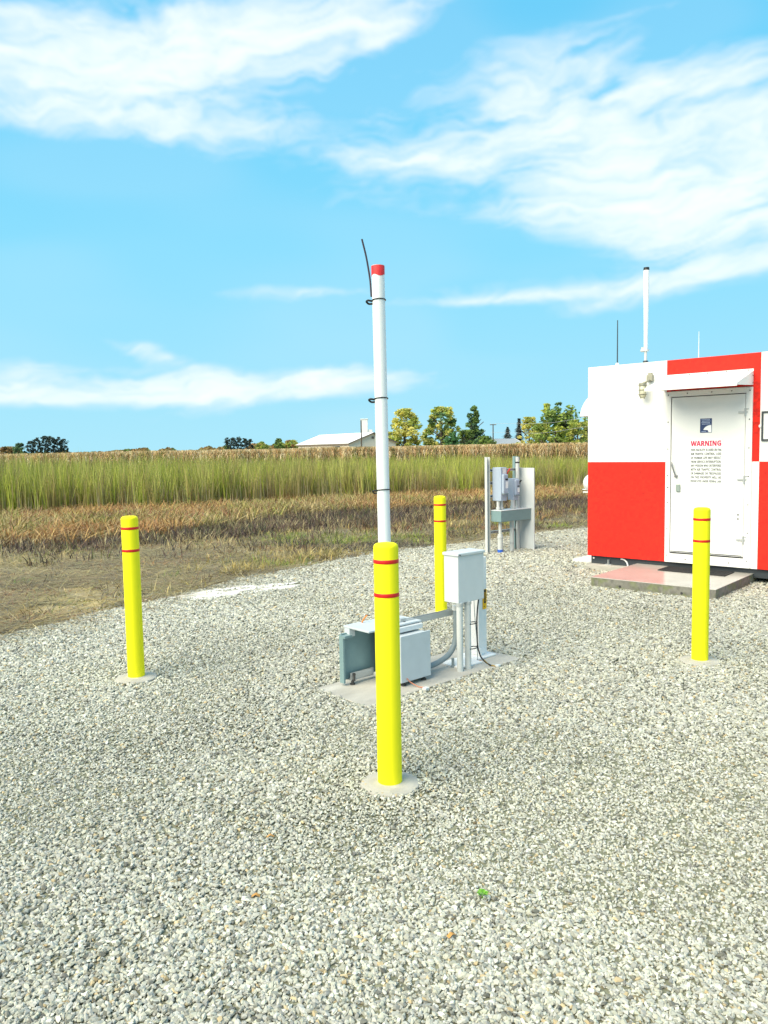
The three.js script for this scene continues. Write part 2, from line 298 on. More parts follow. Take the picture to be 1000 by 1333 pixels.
// ================================================================ FIELD VEGETATION
function tuft(seed, n, spread, lean, wide, segs = 3, flat = 0) {
  const r = rng(seed), pos = [];
  for (let b = 0; b < n; b++) {
    const a = r() * 6.283, d = spread * Math.sqrt(r()), x = Math.cos(a) * d, z = Math.sin(a) * d, h = (0.55 + 0.5 * r()) * (1 - flat * 0.75), l = lean * (0.3 + r()), la = r() * 6.283, f = r() * 6.283, w = wide * (0.6 + 0.8 * r());
    const at = (t) => [x + Math.cos(la) * l * t * t, h * t * (1 - 0.25 * l * t), z + Math.sin(la) * l * t * t];
    for (let k = 0; k < segs; k++) {
      const t0 = k / segs, t1 = (k + 1) / segs, p = at(t0), q = at(t1), w0 = w * (1 - t0 * 0.75), w1 = k === segs - 1 ? w * 0.12 : w * (1 - t1 * 0.75), cx = Math.cos(f), cz = Math.sin(f);
      const A = [p[0] - cx * w0, p[1], p[2] - cz * w0], B = [p[0] + cx * w0, p[1], p[2] + cz * w0], C = [q[0] + cx * w1, q[1], q[2] + cz * w1], D = [q[0] - cx * w1, q[1], q[2] - cz * w1];
      pos.push(...A, ...B, ...C, ...A, ...C, ...D);
    }
  }
  return fromTris(pos);
}
const bladeMat = () => new THREE.MeshPhysicalMaterial({ color: 0xffffff, roughness: 0.85, side: THREE.DoubleSide, transmission: 0.25, thickness: 0 });
const bm = bladeMat();
const inView = (x, z, m = 3) => Math.abs(x) < 0.53 * -z + m;
function scatter(seed, z0, z1, dens, fn) {      // fn(x, z, r) gives {m, c} or nothing
  const r = rng(seed), out = [], dz = 0.25;
  for (let z = z0; z < z1; z += dz) { const hw = 0.53 * -z + 3, n = dens(z) * 2 * hw * dz; for (let i = 0; i < n; i++) { const x = (r() * 2 - 1) * hw, q = fn(x, z + r() * dz, r); if (q) out.push(q); } }
  return out;
}
const pick = (r, ...cs) => { const c = cs[(r() * cs.length) | 0], v = 0.7 + 0.6 * r(); return rgb(c[0] * v, c[1] * v, c[2] * v); };
{ // tall green grass strip
  const A = tuft(101, 16, 0.16, 0.16, 0.011, 3), B = tuft(102, 14, 0.18, 0.22, 0.010, 3), lists = [[], []], stems = [];
  for (const q of scatter(11, -56, -15, (z) => z < -45 ? 5 : 17, (x, z, r) => {
    const e = greenZ(x) + wob(x, z, 3, 0.5) - z; if (e < 0 || e > 17) return; if (e > 6 && r() > 0.45) return;
    const h = (1.44 - 0.021 * (x + 2)) * (0.72 + 0.4 * r()) * (0.86 + 0.3 * fbm(x * 0.7, z * 0.7, 3)), yel = fbm(x * 0.35 + 5, z * 0.35, 3);
    const c = r() < 0.16 + 0.25 * smooth(0.5, 0.7, yel) ? pick(r, [0.36, 0.30, 0.10], [0.32, 0.30, 0.08]) : pick(r, [0.33, 0.37, 0.04], [0.42, 0.46, 0.06], [0.26, 0.31, 0.03], [0.50, 0.51, 0.13], [0.34, 0.28, 0.09]);
    return { m: M4(x, 0.005, z, r() * 6.3, 0.9 + 0.5 * r(), h, 0.9 + 0.5 * r()), c, k: r() < 0.5 ? 0 : 1 };
  })) lists[q.k].push(q);
  stuff('tall_green_grass', A, bm, lists[0], 'strip of tall green feathery grass before the corn', 'grass');
  stuff('tall_green_grass', B, bm, lists[1], 'strip of tall green feathery grass before the corn', 'grass');
  const st = tuft(103, 6, 0.2, 0.05, 0.011, 2);
  stuff('grass_stems', st, bm, scatter(12, -46, -15, () => 16, (x, z, r) => { const e = greenZ(x) + wob(x, z, 3, 0.5) - z; if (e < -0.2 || e > 3.5) return; return { m: M4(x, 0, z, r() * 6.3, 1, 0.75 + 0.5 * r(), 1), c: pick(r, [0.34, 0.27, 0.12], [0.16, 0.10, 0.04], [0.42, 0.36, 0.2]) }; }), 'straw coloured stems at the foot of the green grass', 'grass');
}
{ // orange-brown dry grass, dark cut weeds, tan stubble
  const t1 = tuft(111, 12, 0.16, 0.35, 0.011, 3), t2 = tuft(112, 9, 0.14, 0.12, 0.010, 2), t3 = tuft(113, 10, 0.13, 0.7, 0.008, 3);
  stuff('dry_grass', t1, bm, scatter(13, -48, -10, () => 26, (x, z, r) => {
    const w = wob(x, z, 2.2, 1.1); if (z > orangeZ(x) + w + 0.3 || z < greenZ(x) - 1.5) return;
    const k = fbm(x * 0.6 + 7, z * 0.6, 3), c = k > 0.53 ? pick(r, [0.46, 0.28, 0.09], [0.52, 0.36, 0.14], [0.38, 0.19, 0.07]) : pick(r, [0.42, 0.34, 0.10], [0.26, 0.12, 0.06], [0.52, 0.40, 0.18], [0.26, 0.27, 0.06]);
    return { m: M4(x, 0.005, z, r() * 6.3, 1 + 0.5 * r(), 0.2 + 0.24 * r(), 1 + 0.5 * r()), c };
  }), 'band of orange brown dry grass along the green strip', 'grass');
  stuff('dark_weeds', t2, bm, scatter(14, -46, -10, () => 42, (x, z, r) => {
    const w = wob(x, z, 2.2, 1.1), w2 = wob(x, z + 30, 1.8, 0.9); if (z > darkZ(x) + w2 + (r() < 0.12 ? 2.2 : 0) || z < orangeZ(x) + w - 0.8) return;
    const t = r() + 0.5 * (fbm(x * 0.8 + 4, z * 1.6, 3) - 0.5), c = t < 0.62 ? pick(r, [0.085, 0.055, 0.05], [0.06, 0.05, 0.038], [0.13, 0.075, 0.06]) : t < 0.85 ? pick(r, [0.26, 0.20, 0.10], [0.15, 0.16, 0.05], [0.2, 0.12, 0.07]) : pick(r, [0.46, 0.38, 0.2]);
    if (t < 0.62 && r() < smooth(-3, -8, x) * 0.6) return;
    return { m: M4(x, 0.005, z, r() * 6.3, 1.1, 0.12 + 0.2 * r(), 1.1), c };
  }), 'band of dark purple brown cut weeds in the field', 'weeds');
  const margin = (x, z, r) => {
    const w2 = wob(x, z + 30, 1.8, 0.9), ed = gravelEdgeZ(x) - z; if (z < darkZ(x) + w2 - 0.8 || ed < 0.1) return;
    const bare = smooth(-1.2, -3.2, x) * smooth(5, 2.0, ed - 0.1 * x), green = Math.exp(-(((x + 1.2) / 1.9) ** 2) - ((z + 14.6) / 0.9) ** 2) + 0.7 * smooth(0.56, 0.66, fbm(x * 0.7, z * 0.7 + 60, 3)), dark = Math.exp(-(((x + 0.2) / 1.5) ** 2) - ((z + 13.3) / 0.55) ** 2) + 0.55 * Math.exp(-(((x - 4) / 4) ** 2) - (((z - gravelEdgeZ(x)) + 0.9) / 0.6) ** 2);
    const cover = fbm(x * 1.1 + 3, z * 1.6, 3); if (r() < bare * 0.45 || r() < smooth(0.52, 0.38, cover) * 0.8) return; if (r() > smooth(0.1, 0.7, ed)) return;
    const t = r(), rust = fbm(x * 0.7 + 22, z * 1.2 + 3, 3); let c, h = 0.05 + 0.13 * r();
    if (t < green) { c = pick(r, [0.22, 0.30, 0.04], [0.34, 0.36, 0.07], [0.16, 0.25, 0.03]); h *= 0.8; } else if (t < green + dark) c = pick(r, [0.07, 0.055, 0.05], [0.10, 0.07, 0.045], [0.05, 0.05, 0.035]);
    else if (rust > 0.52 && r() < 0.7) c = pick(r, [0.34, 0.18, 0.07], [0.24, 0.12, 0.06], [0.12, 0.075, 0.05], [0.42, 0.26, 0.10]);
    else c = pick(r, [0.48, 0.37, 0.13], [0.36, 0.29, 0.08], [0.58, 0.48, 0.22], [0.22, 0.19, 0.06], [0.12, 0.09, 0.04]);
    return { m: M4(x, 0.008, z, r() * 6.3, 0.9, h * (r() < 0.15 ? 1.7 : 1) * (1 - 0.5 * smooth(-1.5, -3.5, x)), 0.9), c };
  };
  stuff('stubble', t2, bm, scatter(15, -30, -6, () => 60, margin), 'short tan and yellow green stubble beside the gravel', 'stubble');
  stuff('straw_litter', t3, bm, scatter(16, -26, -6, () => 110, (x, z, r) => {
    const ed = gravelEdgeZ(x) - z; if (ed < 0.02 || z < darkZ(x) - 0.5) return; const cover = fbm(x * 0.9 + 13, z * 2.2, 3); if (r() < smooth(0.54, 0.42, cover) * 0.85) return;
    return { m: M4(x, 0.012, z, r() * 6.3, 1.1, 0.04 + 0.05 * r(), 1.1), c: pick(r, [0.30, 0.16, 0.06], [0.08, 0.065, 0.035], [0.46, 0.36, 0.13], [0.32, 0.24, 0.07], [0.58, 0.48, 0.22], [0.15, 0.115, 0.045], [0.26, 0.24, 0.06]) };
  }), 'flattened straw litter lying on the bare soil', 'straw');
}
{ // dry standing corn
  const stalk = (seed) => {
    const r = rng(seed), pos = [], quad = (A, B, C, D) => pos.push(...A, ...B, ...C, ...A, ...C, ...D);
    for (let k = 0; k < 3; k++) { const a = k * 2.094, b = a + 2.094, R = 0.016; quad([Math.cos(a) * R, 0, Math.sin(a) * R], [Math.cos(b) * R, 0, Math.sin(b) * R], [Math.cos(b) * R * 0.4, 0.9, Math.sin(b) * R * 0.4], [Math.cos(a) * R * 0.4, 0.9, Math.sin(a) * R * 0.4]); }
    for (let k = 0; k < 16; k++) {
      const a = r() * 6.283, y = 0.18 + 0.70 * (k / 16), L = 0.10 + 0.13 * r(), up = 0.06 + 0.08 * r(), W = 0.009 + 0.007 * r(), c = Math.cos(a), s = Math.sin(a), P = (t) => [c * L * t, y + up * t * 2 - (up * 2 + 0.10 + 0.12 * r()) * t * t, s * L * t];
      let pr = P(0), pw = W * 0.6; for (let q = 1; q <= 3; q++) { const n = P(q / 3), w = q === 3 ? 0.004 : W; quad([pr[0] - s * pw, pr[1], pr[2] + c * pw], [pr[0] + s * pw, pr[1], pr[2] - c * pw], [n[0] + s * w, n[1], n[2] - c * w], [n[0] - s * w, n[1], n[2] + c * w]); pr = n; pw = w; }
    }
    for (let k = 0; k < 7; k++) { const a = r() * 6.283, L = 0.05 + 0.05 * r(), c = Math.cos(a), s = Math.sin(a); quad([-s * 0.008, 0.86, c * 0.008], [s * 0.008, 0.86, -c * 0.008], [c * L + s * 0.006, 1 + 0.03 * r(), s * L - c * 0.006], [c * L - s * 0.006, 1 + 0.03 * r(), s * L + c * 0.006]); }
    return fromTris(pos);
  };
  const cornZ = (x) => -69 - 0.32 * x;
  for (let v = 0; v < 2; v++) stuff('dry_corn', stalk(200 + v), bm, scatter(30 + v, -140, -50, (z) => 8, (x, z, r) => {
    const e = cornZ(x) - z; if (e < 0 || e > 34) return; if (e > 8 && r() > 0.22) return;
    const c = r() < 0.15 ? pick(r, [0.26, 0.24, 0.08]) : pick(r, [0.62, 0.46, 0.22], [0.70, 0.55, 0.30], [0.48, 0.31, 0.13], [0.58, 0.38, 0.19], [0.74, 0.62, 0.40]);
    return { m: M4(x, 0, z, r() * 6.3, 2.0, 1.68 + 0.24 * r() + 0.003 * x + 0.10 * fbm(x * 0.2, z * 0.2, 2), 2.0), c };
  }), 'field of dry tan corn behind the green grass', 'corn');
}
// ================================================================ FAR TREES AND BUILDINGS
const leafMat = new THREE.MeshPhysicalMaterial({ color: 0xffffff, vertexColors: true, roughness: 0.9, side: THREE.DoubleSide, transmission: 0.3, thickness: 0 });
const bark = std({ color: rgb(0.10, 0.08, 0.06), roughness: 0.95 });
const horizonAt = (u) => 594 - 0.0182 * u;
function crownGeo(seed, h, w, y0, n, leaf, cols, cone) {
  const r = rng(seed), pos = [], col = [], clumps = [];
  const nc = 90; for (let i = 0; i < nc; i++) { const t = r() ** (cone ? 1 : 1.25), a = r() * 6.283, prof = cone ? (1 - t * 0.92) * 0.95 + 0.04 : (t < 0.35 ? 0.92 + 0.2 * t : Math.sqrt(Math.max(0.02, 1 - (t - 0.35) ** 2 / 0.44))); const q = prof * (0.72 + 0.5 * fbm(a * 1.3 + seed, t * 4, 2)) * (0.2 + 0.75 * Math.sqrt(r())) * w / 2; clumps.push([Math.cos(a) * q, y0 + t * (h - y0), Math.sin(a) * q, (0.05 + 0.12 * r() * r() + 0.02 * r()) * w * 1.15 * (cone ? 0.6 + 0.6 * (1 - t) : 1), cols[(r() * cols.length) | 0]]); }
  for (let i = 0; i < n; i++) {
    const c = clumps[(r() * nc) | 0], a = r() * 6.283, u = 2 * r() - 1, R = c[3] * (0.45 + 0.65 * r()), s = Math.sqrt(1 - u * u);
    const x = c[0] + Math.cos(a) * s * R, y = Math.min(h, Math.max(0.3, c[1] + u * R * 0.85)), z = c[2] + Math.sin(a) * s * R;
    const b = r() * 6.283, e = (r() - 0.5) * 2.4, L = leaf * (0.6 + 0.8 * r()), ux = Math.cos(b) * L, uz = Math.sin(b) * L, vx = -Math.sin(b) * Math.sin(e) * L, vy = Math.cos(e) * L, vz = Math.cos(b) * Math.sin(e) * L;
    pos.push(x - ux, y, z - uz, x + vx * 0.7, y + vy * 0.7, z + vz * 0.7, x + ux, y, z + uz, x - ux, y, z - uz, x + ux, y, z + uz, x - vx * 0.7, y - vy * 0.7, z - vz * 0.7);
    const k = 0.75 + 0.5 * r(); for (let q = 0; q < 6; q++) col.push(c[4][0] * k, c[4][1] * k, c[4][2] * k);
  }
  return fromTris(pos, col);
}
function trunkGeo(seed, h, w, y0) {
  const r = rng(seed + 9), g = [new THREE.CylinderGeometry(0.05 * w * 0.5, 0.05 * w, h * 0.7, 7).translate(0, h * 0.35, 0)];
  for (let i = 0; i < 7; i++) { const a = r() * 6.283, y = y0 + (h - y0) * (0.1 + 0.5 * r()), L = w * 0.38; g.push(tube([[0, y, 0], [Math.cos(a) * L * 0.5, y + L * 0.45, Math.sin(a) * L * 0.5], [Math.cos(a) * L, y + L * 0.8, Math.sin(a) * L]], 0.012 * w, 6, 5)); }
  return join(...g);
}
function pineGeo(seed, h, w, n, cols) {
  const r = rng(seed), pos = [], col = [];
  for (let i = 0; i < n; i++) {
    const t = r() ** 1.3, y = h * (0.06 + 0.92 * t), R = w / 2 * (1 - t * t * 0.95) * (0.65 + 0.5 * r()) * (0.75 + 0.25 * Math.sin(t * 30)) + 0.08, a = r() * 6.283, q = R * (0.25 + 0.75 * Math.sqrt(r())), c = Math.cos(a), s = Math.sin(a), L = h * 0.045 * (0.8 + 0.6 * r()), W = h * 0.032;
    const x = c * q, z = s * q, yy = y - q * 0.25;
    pos.push(x - s * W - c * L, yy + 0.15, z + c * W - s * L, x + s * W - c * L, yy + 0.15, z - c * W - s * L, x + c * L, yy - 0.2 + 0.3 * r(), z + s * L);
    const b = cols[(r() * cols.length) | 0], k = 0.7 + 0.6 * r(); for (let j = 0; j < 3; j++) col.push(b[0] * k, b[1] * k, b[2] * k);
  }
  return fromTris(pos, col);
}
const Y = [[0.60, 0.54, 0.08], [0.68, 0.63, 0.16], [0.42, 0.44, 0.07]], GR = [[0.14, 0.24, 0.04], [0.22, 0.32, 0.05], [0.09, 0.17, 0.035]], YG = [[0.42, 0.47, 0.07], [0.26, 0.36, 0.06], [0.52, 0.52, 0.12]], DG = [[0.06, 0.15, 0.06], [0.11, 0.22, 0.08], [0.04, 0.10, 0.045]], PN = [[0.025, 0.055, 0.04], [0.015, 0.04, 0.032], [0.04, 0.07, 0.045]], OR = [[0.32, 0.18, 0.06], [0.22, 0.2, 0.06], [0.36, 0.24, 0.09]];
let seed = 300;
function tree(u, top, wpx, D, cols, label, cone = false, y0f = 0.02, group) {
  const p = far(u, horizonAt(u), D), h = EYE + (horizonAt(u) - top) * D / FOCAL, w = wpx * D / FOCAL, s = seed += 7;
  const t = thing('broadleaf_tree', label, 'tree', [p.x, 0, p.z], s, group);
  add('trunk', trunkGeo(s, h, w, h * y0f), bark, t);
  add('crown', crownGeo(s, h, w, h * y0f, 5600, Math.max(0.16, w * 0.034), cols, cone), leafMat, t); return t;
}
function pine(u, top, wpx, D, label, group) {
  const p = far(u, horizonAt(u), D), h = EYE + (horizonAt(u) - top) * D / FOCAL, w = wpx * D / FOCAL, s = seed += 7;
  const t = thing('pine_tree', label, 'tree', [p.x, 0, p.z], s, group);
  add('trunk', cyl(0.035 * w, 0.01 * w, h * 0.92, 0, 0, 0, 7), bark, t);
  add('crown', pineGeo(s, h, w, 1500, PN).scale(1, 1, 1), leafMat, t); return t;
}
tree(527, 533, 48, 160, [...Y, YG[0]], 'round yellow autumn tree beside the white mast');
tree(575, 531, 50, 165, [...YG, DG[1], Y[1]], 'broad yellow and green tree right of the round yellow tree', false, 0.02);
tree(589, 563, 20, 150, [[0.08, 0.22, 0.06], [0.11, 0.26, 0.08]], 'small bright green bush before the broad two toned tree', false, 0.02);
tree(617, 529, 40, 160, [...DG, GR[0]], 'dense dark green tree tapering to a point', true, 0.05);
tree(606, 560, 26, 158, GR, 'low green bush at the foot of the pointed dark tree', false, 0.02);
tree(633, 568, 28, 152, GR, 'low green bush beside the utility pole', false, 0.02);
tree(689, 544, 30, 158, Y, 'yellow tree beside the dark leaning evergreen');
tree(724, 527, 58, 165, [...GR, YG[0], YG[1]], 'large green tree beyond the corn, tallest by the shelter', false, 0.1);
tree(706, 552, 34, 150, YG, 'yellow green tree filling in below the large green tree', false, 0.04);
tree(752, 548, 30, 160, [...YG, Y[2]], 'yellow green tree partly behind the shelter corner', false, 0.04);
tree(775, 540, 40, 170, YG, 'yellow green tree behind the shelter', false, 0.04);
pine(661, 556, 24, 170, 'small dark conical evergreen beside the grey roofed house');
pine(676, 545, 19, 175, 'narrow dark evergreen between the house and the yellow tree');
const pg1 = 'dark pines standing alone at the field edge', pl1 = 'dark pine in the clump at the far end of the field', pg2 = 'dark pines between orange woods and barn', pl2 = 'dark pine in the clump between the orange woods and the barn';
function roundPine(u, top, wpx, D, label, group) {
  const p = far(u, horizonAt(u), D), h = EYE + (horizonAt(u) - top) * D / FOCAL, w = wpx * D / FOCAL, s = seed += 7;
  const t = thing('pine_tree', label, 'tree', [p.x, 0, p.z], s, group);
  add('trunk', cyl(0.035 * w, 0.01 * w, h * 0.8, 0, 0, 0, 7), bark, t);
  add('crown', crownGeo(s, h, w, 0.3, 2600, w * 0.05, PN, false), leafMat, t);
}
for (const [u, t, w] of [[41, 576, 12], [49, 572, 13], [58, 570, 14], [67, 570, 15], [76, 571, 15], [84, 573, 12]]) roundPine(u, t, w, 420, pl1, pg1);
for (const [u, t, w] of [[297, 570, 11], [304, 570, 12], [311, 569, 12], [319, 571, 12], [326, 572, 11]]) roundPine(u, t, w, 300, pl2, pg2);
tree(26, 578, 16, 420, DG, 'small green tree beside the far clump of pines', false, 0.05);
tree(12, 583, 26, 430, OR, 'low brown tree at the far end of the pines', false, 0.02);
tree(341, 575, 18, 290, YG, 'yellow green tree beside the pine clump toward the barn', false, 0.04);
tree(363, 571, 15, 280, GR, 'round green tree between pine clump and barn', false, 0.04);
tree(379, 573, 22, 280, [...YG, OR[0]], 'yellow and orange tree touching the end of the barn', false, 0.04);
{ // far autumn wood: one mass
  const r = rng(61), pos = [], col = [];
  for (let i = 0; i < 11000; i++) {
    const u = -60 + 470 * r(), D = 480 + 40 * r(), px = far(u, horizonAt(u), D);
    const prof = 4 + 7.5 * smooth(0.35, 0.7, fbm(u * 0.045, 3, 4)) * smooth(110, 250, u) + 1.5 * fbm(u * 0.2, 9, 2), y = prof * D / FOCAL * Math.sqrt(r()), L = 0.7 + 0.7 * r(), b = r() * 6.283, e = r() * 3;
    pos.push(px.x - Math.cos(b) * L, y, px.z - Math.sin(b) * L, px.x + Math.cos(b) * L, y + 0.3, px.z + Math.sin(b) * L, px.x + Math.sin(e) * L * 0.6, y + L, px.z);
    const cs = fbm(u * 0.06, 20, 2) > 0.5 ? OR : [...GR, OR[1]], c = cs[(r() * cs.length) | 0], k = 0.7 + 0.6 * r(); for (let q = 0; q < 3; q++) col.push(c[0] * k, c[1] * k, c[2] * k);
  }
  const m = add('far_woods', fromTris(pos, col), leafMat, scene); m.userData = { kind: 'stuff', label: 'low far off autumn wood along the horizon', category: 'woods' };
}
{ // barn
  const D = 150, a = far(388.5, 580, D * 1.06), b = far(454.5, 580, D * 0.94), dir = b.clone().sub(a).setY(0), L = dir.length(), turn = -Math.atan2(dir.z, dir.x);
  const t = thing('barn', 'long low cream barn with a white metal roof behind the corn', 'barn', [a.x, 0, a.z], turn);
  const cream = std({ map: mottle(0.80, 0.70, 0.56, 0.06, 4), roughness: 0.8 }), roofM = std({ color: rgb(0.82, 0.82, 0.82), roughness: 0.5 }), trim = std({ color: rgb(0.16, 0.12, 0.09), roughness: 0.7 });
  const W = 10.2, e = 2.95, rd = 4.75;
  add('wall', box(0, L, 0, e, -W, 0), cream, t);
  const sh = new THREE.Shape(); sh.moveTo(0, e); sh.lineTo(W, e); sh.lineTo(W / 2, rd - 0.1); sh.closePath();
  for (const x of [0.02, L - 0.1]) add('gable', new THREE.ExtrudeGeometry(sh, { depth: 0.12, bevelEnabled: false }).rotateY(Math.PI / 2).translate(x - 0.02, 0, 0), cream, t);
  const sl = Math.atan2(rd - e, W / 2), len = Math.hypot(W / 2 + 0.35, rd - e + 0.12) + 0.1;
  for (const s of [1, -1]) add('roof', new THREE.BoxGeometry(L + 0.9, 0.1, len).rotateX(s * sl).translate(L / 2, (rd + e) / 2 + 0.03, -W / 2 + s * (W / 4 + 0.12)), roofM, t);
  add('eave', box(-0.45, L + 0.45, e - 0.3, e - 0.14, 0.28, 0.34), trim, t);
  for (const s of [1, -1]) add('rake_trim', new THREE.BoxGeometry(0.06, 0.16, len).rotateX(s * sl).translate(L + 0.48, (rd + e) / 2 + 0.0, -W / 2 + s * (W / 4 + 0.12)), trim, t);
  add('window', box(L * 0.69, L * 0.84, 2.1, 2.42, 0.01, 0.05), std({ color: rgb(0.05, 0.05, 0.06), roughness: 0.2 }), t);
  add('vent', box(L + 0.03, L + 0.09, 3.7, 4.1, -W / 2 - 0.25, -W / 2 + 0.25), trim, t);
  const s = far(474.5, 560, 172), st = thing('white_tower', 'narrow white grain tower rising behind the barn gable', 'tower', [s.x, 0, s.z]);
  add('shaft', box(-0.75, 0.75, 0, 8.3, -0.8, 0.8), MAT.white, st); add('cap', rbox(-0.85, 0.85, 8.3, 8.5, -0.9, 0.9, 0.05), MAT.white, st); add('side_chute', box(0.75, 1.75, 0, 6.1, -0.6, 0.6), MAT.white, st);
  const p = far(470.3, 560, 128), po = thing('wooden_pole', 'dark wooden pole standing before the barn gable', 'pole', [p.x, 0, p.z]);
  add('shaft', cyl(0.13, 0.10, 6.5, 0, 0, 0, 10), bark, po); add('cap', cyl(0.12, 0.08, 0.12, 0, 6.5, 0, 10), MAT.bolt, po);
}
{ // house roof, utility pole and wires
  const p = far(657, 572, 165), t = thing('house', 'low house with grey gabled roof behind the corn', 'house', [p.x, 0, p.z], 0.5);
  const roofM = std({ map: mottle(0.33, 0.37, 0.40, 0.15, 12), roughness: 0.9 }), wallM = std({ color: rgb(0.62, 0.66, 0.68), roughness: 0.8 });
  add('wall', box(-4.2, 2.2, 0, 2.3, -3, 3), wallM, t);
  for (const s of [1, -1]) add('roof', new THREE.BoxGeometry(7.2, 0.12, 3.75).rotateX(s * 0.33).translate(-1, 2.85, s * 1.7), roofM, t);
  const sh = new THREE.Shape(); sh.moveTo(-3, 2.3); sh.lineTo(3, 2.3); sh.lineTo(0, 3.3); sh.closePath();
  add('gable', new THREE.ExtrudeGeometry(sh, { depth: 0.1, bevelEnabled: false }).rotateY(Math.PI / 2).translate(2.15, 0, 0), wallM, t);
  for (const s of [1, -1]) add('rake_trim', new THREE.BoxGeometry(0.1, 0.2, 3.75).rotateX(s * 0.33).translate(2.68, 2.85, s * 1.7), MAT.white, t);
  const q = far(642, 560, 155), po = thing('utility_pole', 'wooden utility pole with short crossarm beside the grey roofed house', 'pole', [q.x, 0, q.z]);
  const h = EYE + (horizonAt(642) - 552.5) * 155 / FOCAL;
  add('shaft', cyl(0.14, 0.1, h, 0, 0, 0, 10), bark, po); add('crossarm', box(-0.62, 0.62, h - 0.2, h - 0.05, -0.08, 0.08), bark, po);
  for (const x of [-0.5, 0, 0.5]) add('insulator', cyl(0.05, 0.03, 0.16, x, h - 0.05 + (x === 0 ? 0.05 : 0), 0, 8), MAT.paleGrey, po);
  const e = far(830, 540, 96), wm = std({ color: rgb(0.5, 0.5, 0.5), roughness: 0.5 });
  for (const [x, y0, y1, lab] of [[0.5, h + 0.1, 7.4, 'upper thin overhead wire running from the utility pole past the trees'], [-0.5, h - 1.6, 6.0, 'lower thin overhead wire running from the utility pole past the trees']]) {
    const a = new THREE.Vector3(q.x + x, y0, q.z), b = new THREE.Vector3(e.x + x, y1 - 1.2, e.z), m = a.clone().lerp(b, 0.5); m.y -= 0.9;
    single('overhead_wire', tube([a.toArray(), m.toArray(), b.toArray()], 0.018, 30, 5), wm, lab, 'wire', { group: 'overhead wires' });
  }
  const ep = thing('utility_pole', 'wooden utility pole hidden behind the shelter carrying the wires', 'pole', [e.x, 0, e.z]);
  add('shaft', cyl(0.14, 0.1, 6.6, 0, 0, 0, 10), bark, ep); add('crossarm', box(-0.7, 0.7, 6.05, 6.2, -0.08, 0.08), bark, ep);
}

// ================================================================ BOLLARDS
function bollard(u, v, top, label) {
  const p = G(u, v, 0.035), k = 1 + 0.061 / Math.hypot(p.x, p.z); p.x *= k; p.z *= k;
  const d = ray(u - 4, top), h = EYE + d.y / Math.hypot(d.x, d.z) * Math.hypot(p.x, p.z);
  const b = thing('bollard', label, 'bollard', [p.x, 0, p.z], 0, 'yellow bollards around the cabinets');
  const r = 0.061;
  add('footing', lathe([[0.001, 0.0], [0.150, 0.0], [0.149, 0.036], [0.143, 0.041], [0.11, 0.047], [0.07, 0.051], [0.001, 0.052]], 48), MAT.concrete, b);
  add('sleeve', lathe([[0.001, 0.02], [r, 0.02], [r, h - 0.022], [r - 0.003, h - 0.011], [r - 0.010, h - 0.004], [r - 0.022, h], [0.001, h + 0.003]], 48), MAT.yellow, b);
  for (const d of [0.088, 0.252]) add('reflective_band', lathe([[r - 0.004, h - d - 0.01], [r + 0.0012, h - d - 0.0095], [r + 0.0012, h - d + 0.0095], [r - 0.004, h - d + 0.01]], 48), MAT.redTape, b);
}
bollard(178, 885, 671.5, 'yellow bollard with two red bands standing toward the bare field edge');
bollard(508, 1027, 706.5, 'yellow bollard with two red bands right in front of the white mast');
bollard(574.5, 799, 645.5, 'yellow bollard with two red bands behind the pale grey box');
bollard(911, 863, 660.5, 'yellow bollard with two red bands standing before the shelter door');

// ================================================================ MAST WITH RED TOP
{
  const D = 5.75, p = far(505.5, 860, D), top = EYE + ray(491.5, 346).y / Math.hypot(ray(491.5, 346).x, ray(491.5, 346).z) * D, r = 0.047;
  const t = thing('white_mast', 'tall white plastic mast with red painted tip and cable ties', 'mast', [p.x - 0.006, 0, p.z]);
  t.rotation.z = 0.006;
  add('pipe', lathe([[0.001, 0], [r, 0], [r, top], [r - 0.008, top], [r - 0.008, top - 0.2]], 40), std({ map: mottle(0.80, 0.82, 0.83, 0.07, 6), roughness: 0.45 }), t);
  const rt = lathe([[r + 0.0005, top - 0.072], [r + 0.0015, top - 0.070], [r + 0.0018, top - 0.003], [r - 0.006, top + 0.002], [r - 0.008, top - 0.05]], 40);
  { const q = rt.attributes.position; for (let i = 0; i < q.count; i++) if (q.getY(i) < top - 0.06) q.setY(i, q.getY(i) + 0.007 * Math.sin(3 * Math.atan2(q.getZ(i), q.getX(i)) + 1)); }
  add('red_tip', rt, MAT.redPaint, t);
  const yAt = (v) => EYE + ray(497, v).y / Math.hypot(ray(497, v).x, ray(497, v).z) * D;
  for (const v of [391, 519, 638]) {
    const y = yAt(v), k = v === 638 ? 0.75 : 1;
    const tie = add('cable_tie', join(new THREE.TorusGeometry(r + 0.003, 0.0042, 8, 40).rotateX(Math.PI / 2 - 0.12).rotateY(0.3).translate(0, y, 0), tube([[-r - 0.002, y - 0.006, 0.012], [-r - 0.03 * k, y - 0.002, 0.02], [-r - 0.042 * k, y - 0.008, 0.005], [-r - 0.026 * k, y - 0.022, -0.006], [-r + 0.004, y - 0.024, 0.006]], 0.0075 * k, 30, 8)), MAT.black, t);
    tie.name = 'cable_tie';
  }
  add('whip_cable', tube([[-r - 0.006, top - 0.22, 0], [-r - 0.012, top - 0.10, 0], [-r - 0.035, top + 0.06, 0.004], [-r - 0.064, top + 0.19, 0.006]], 0.0065, 30, 8), std({ color: rgb(0.035, 0.02, 0.035), roughness: 0.5 }), t);
}

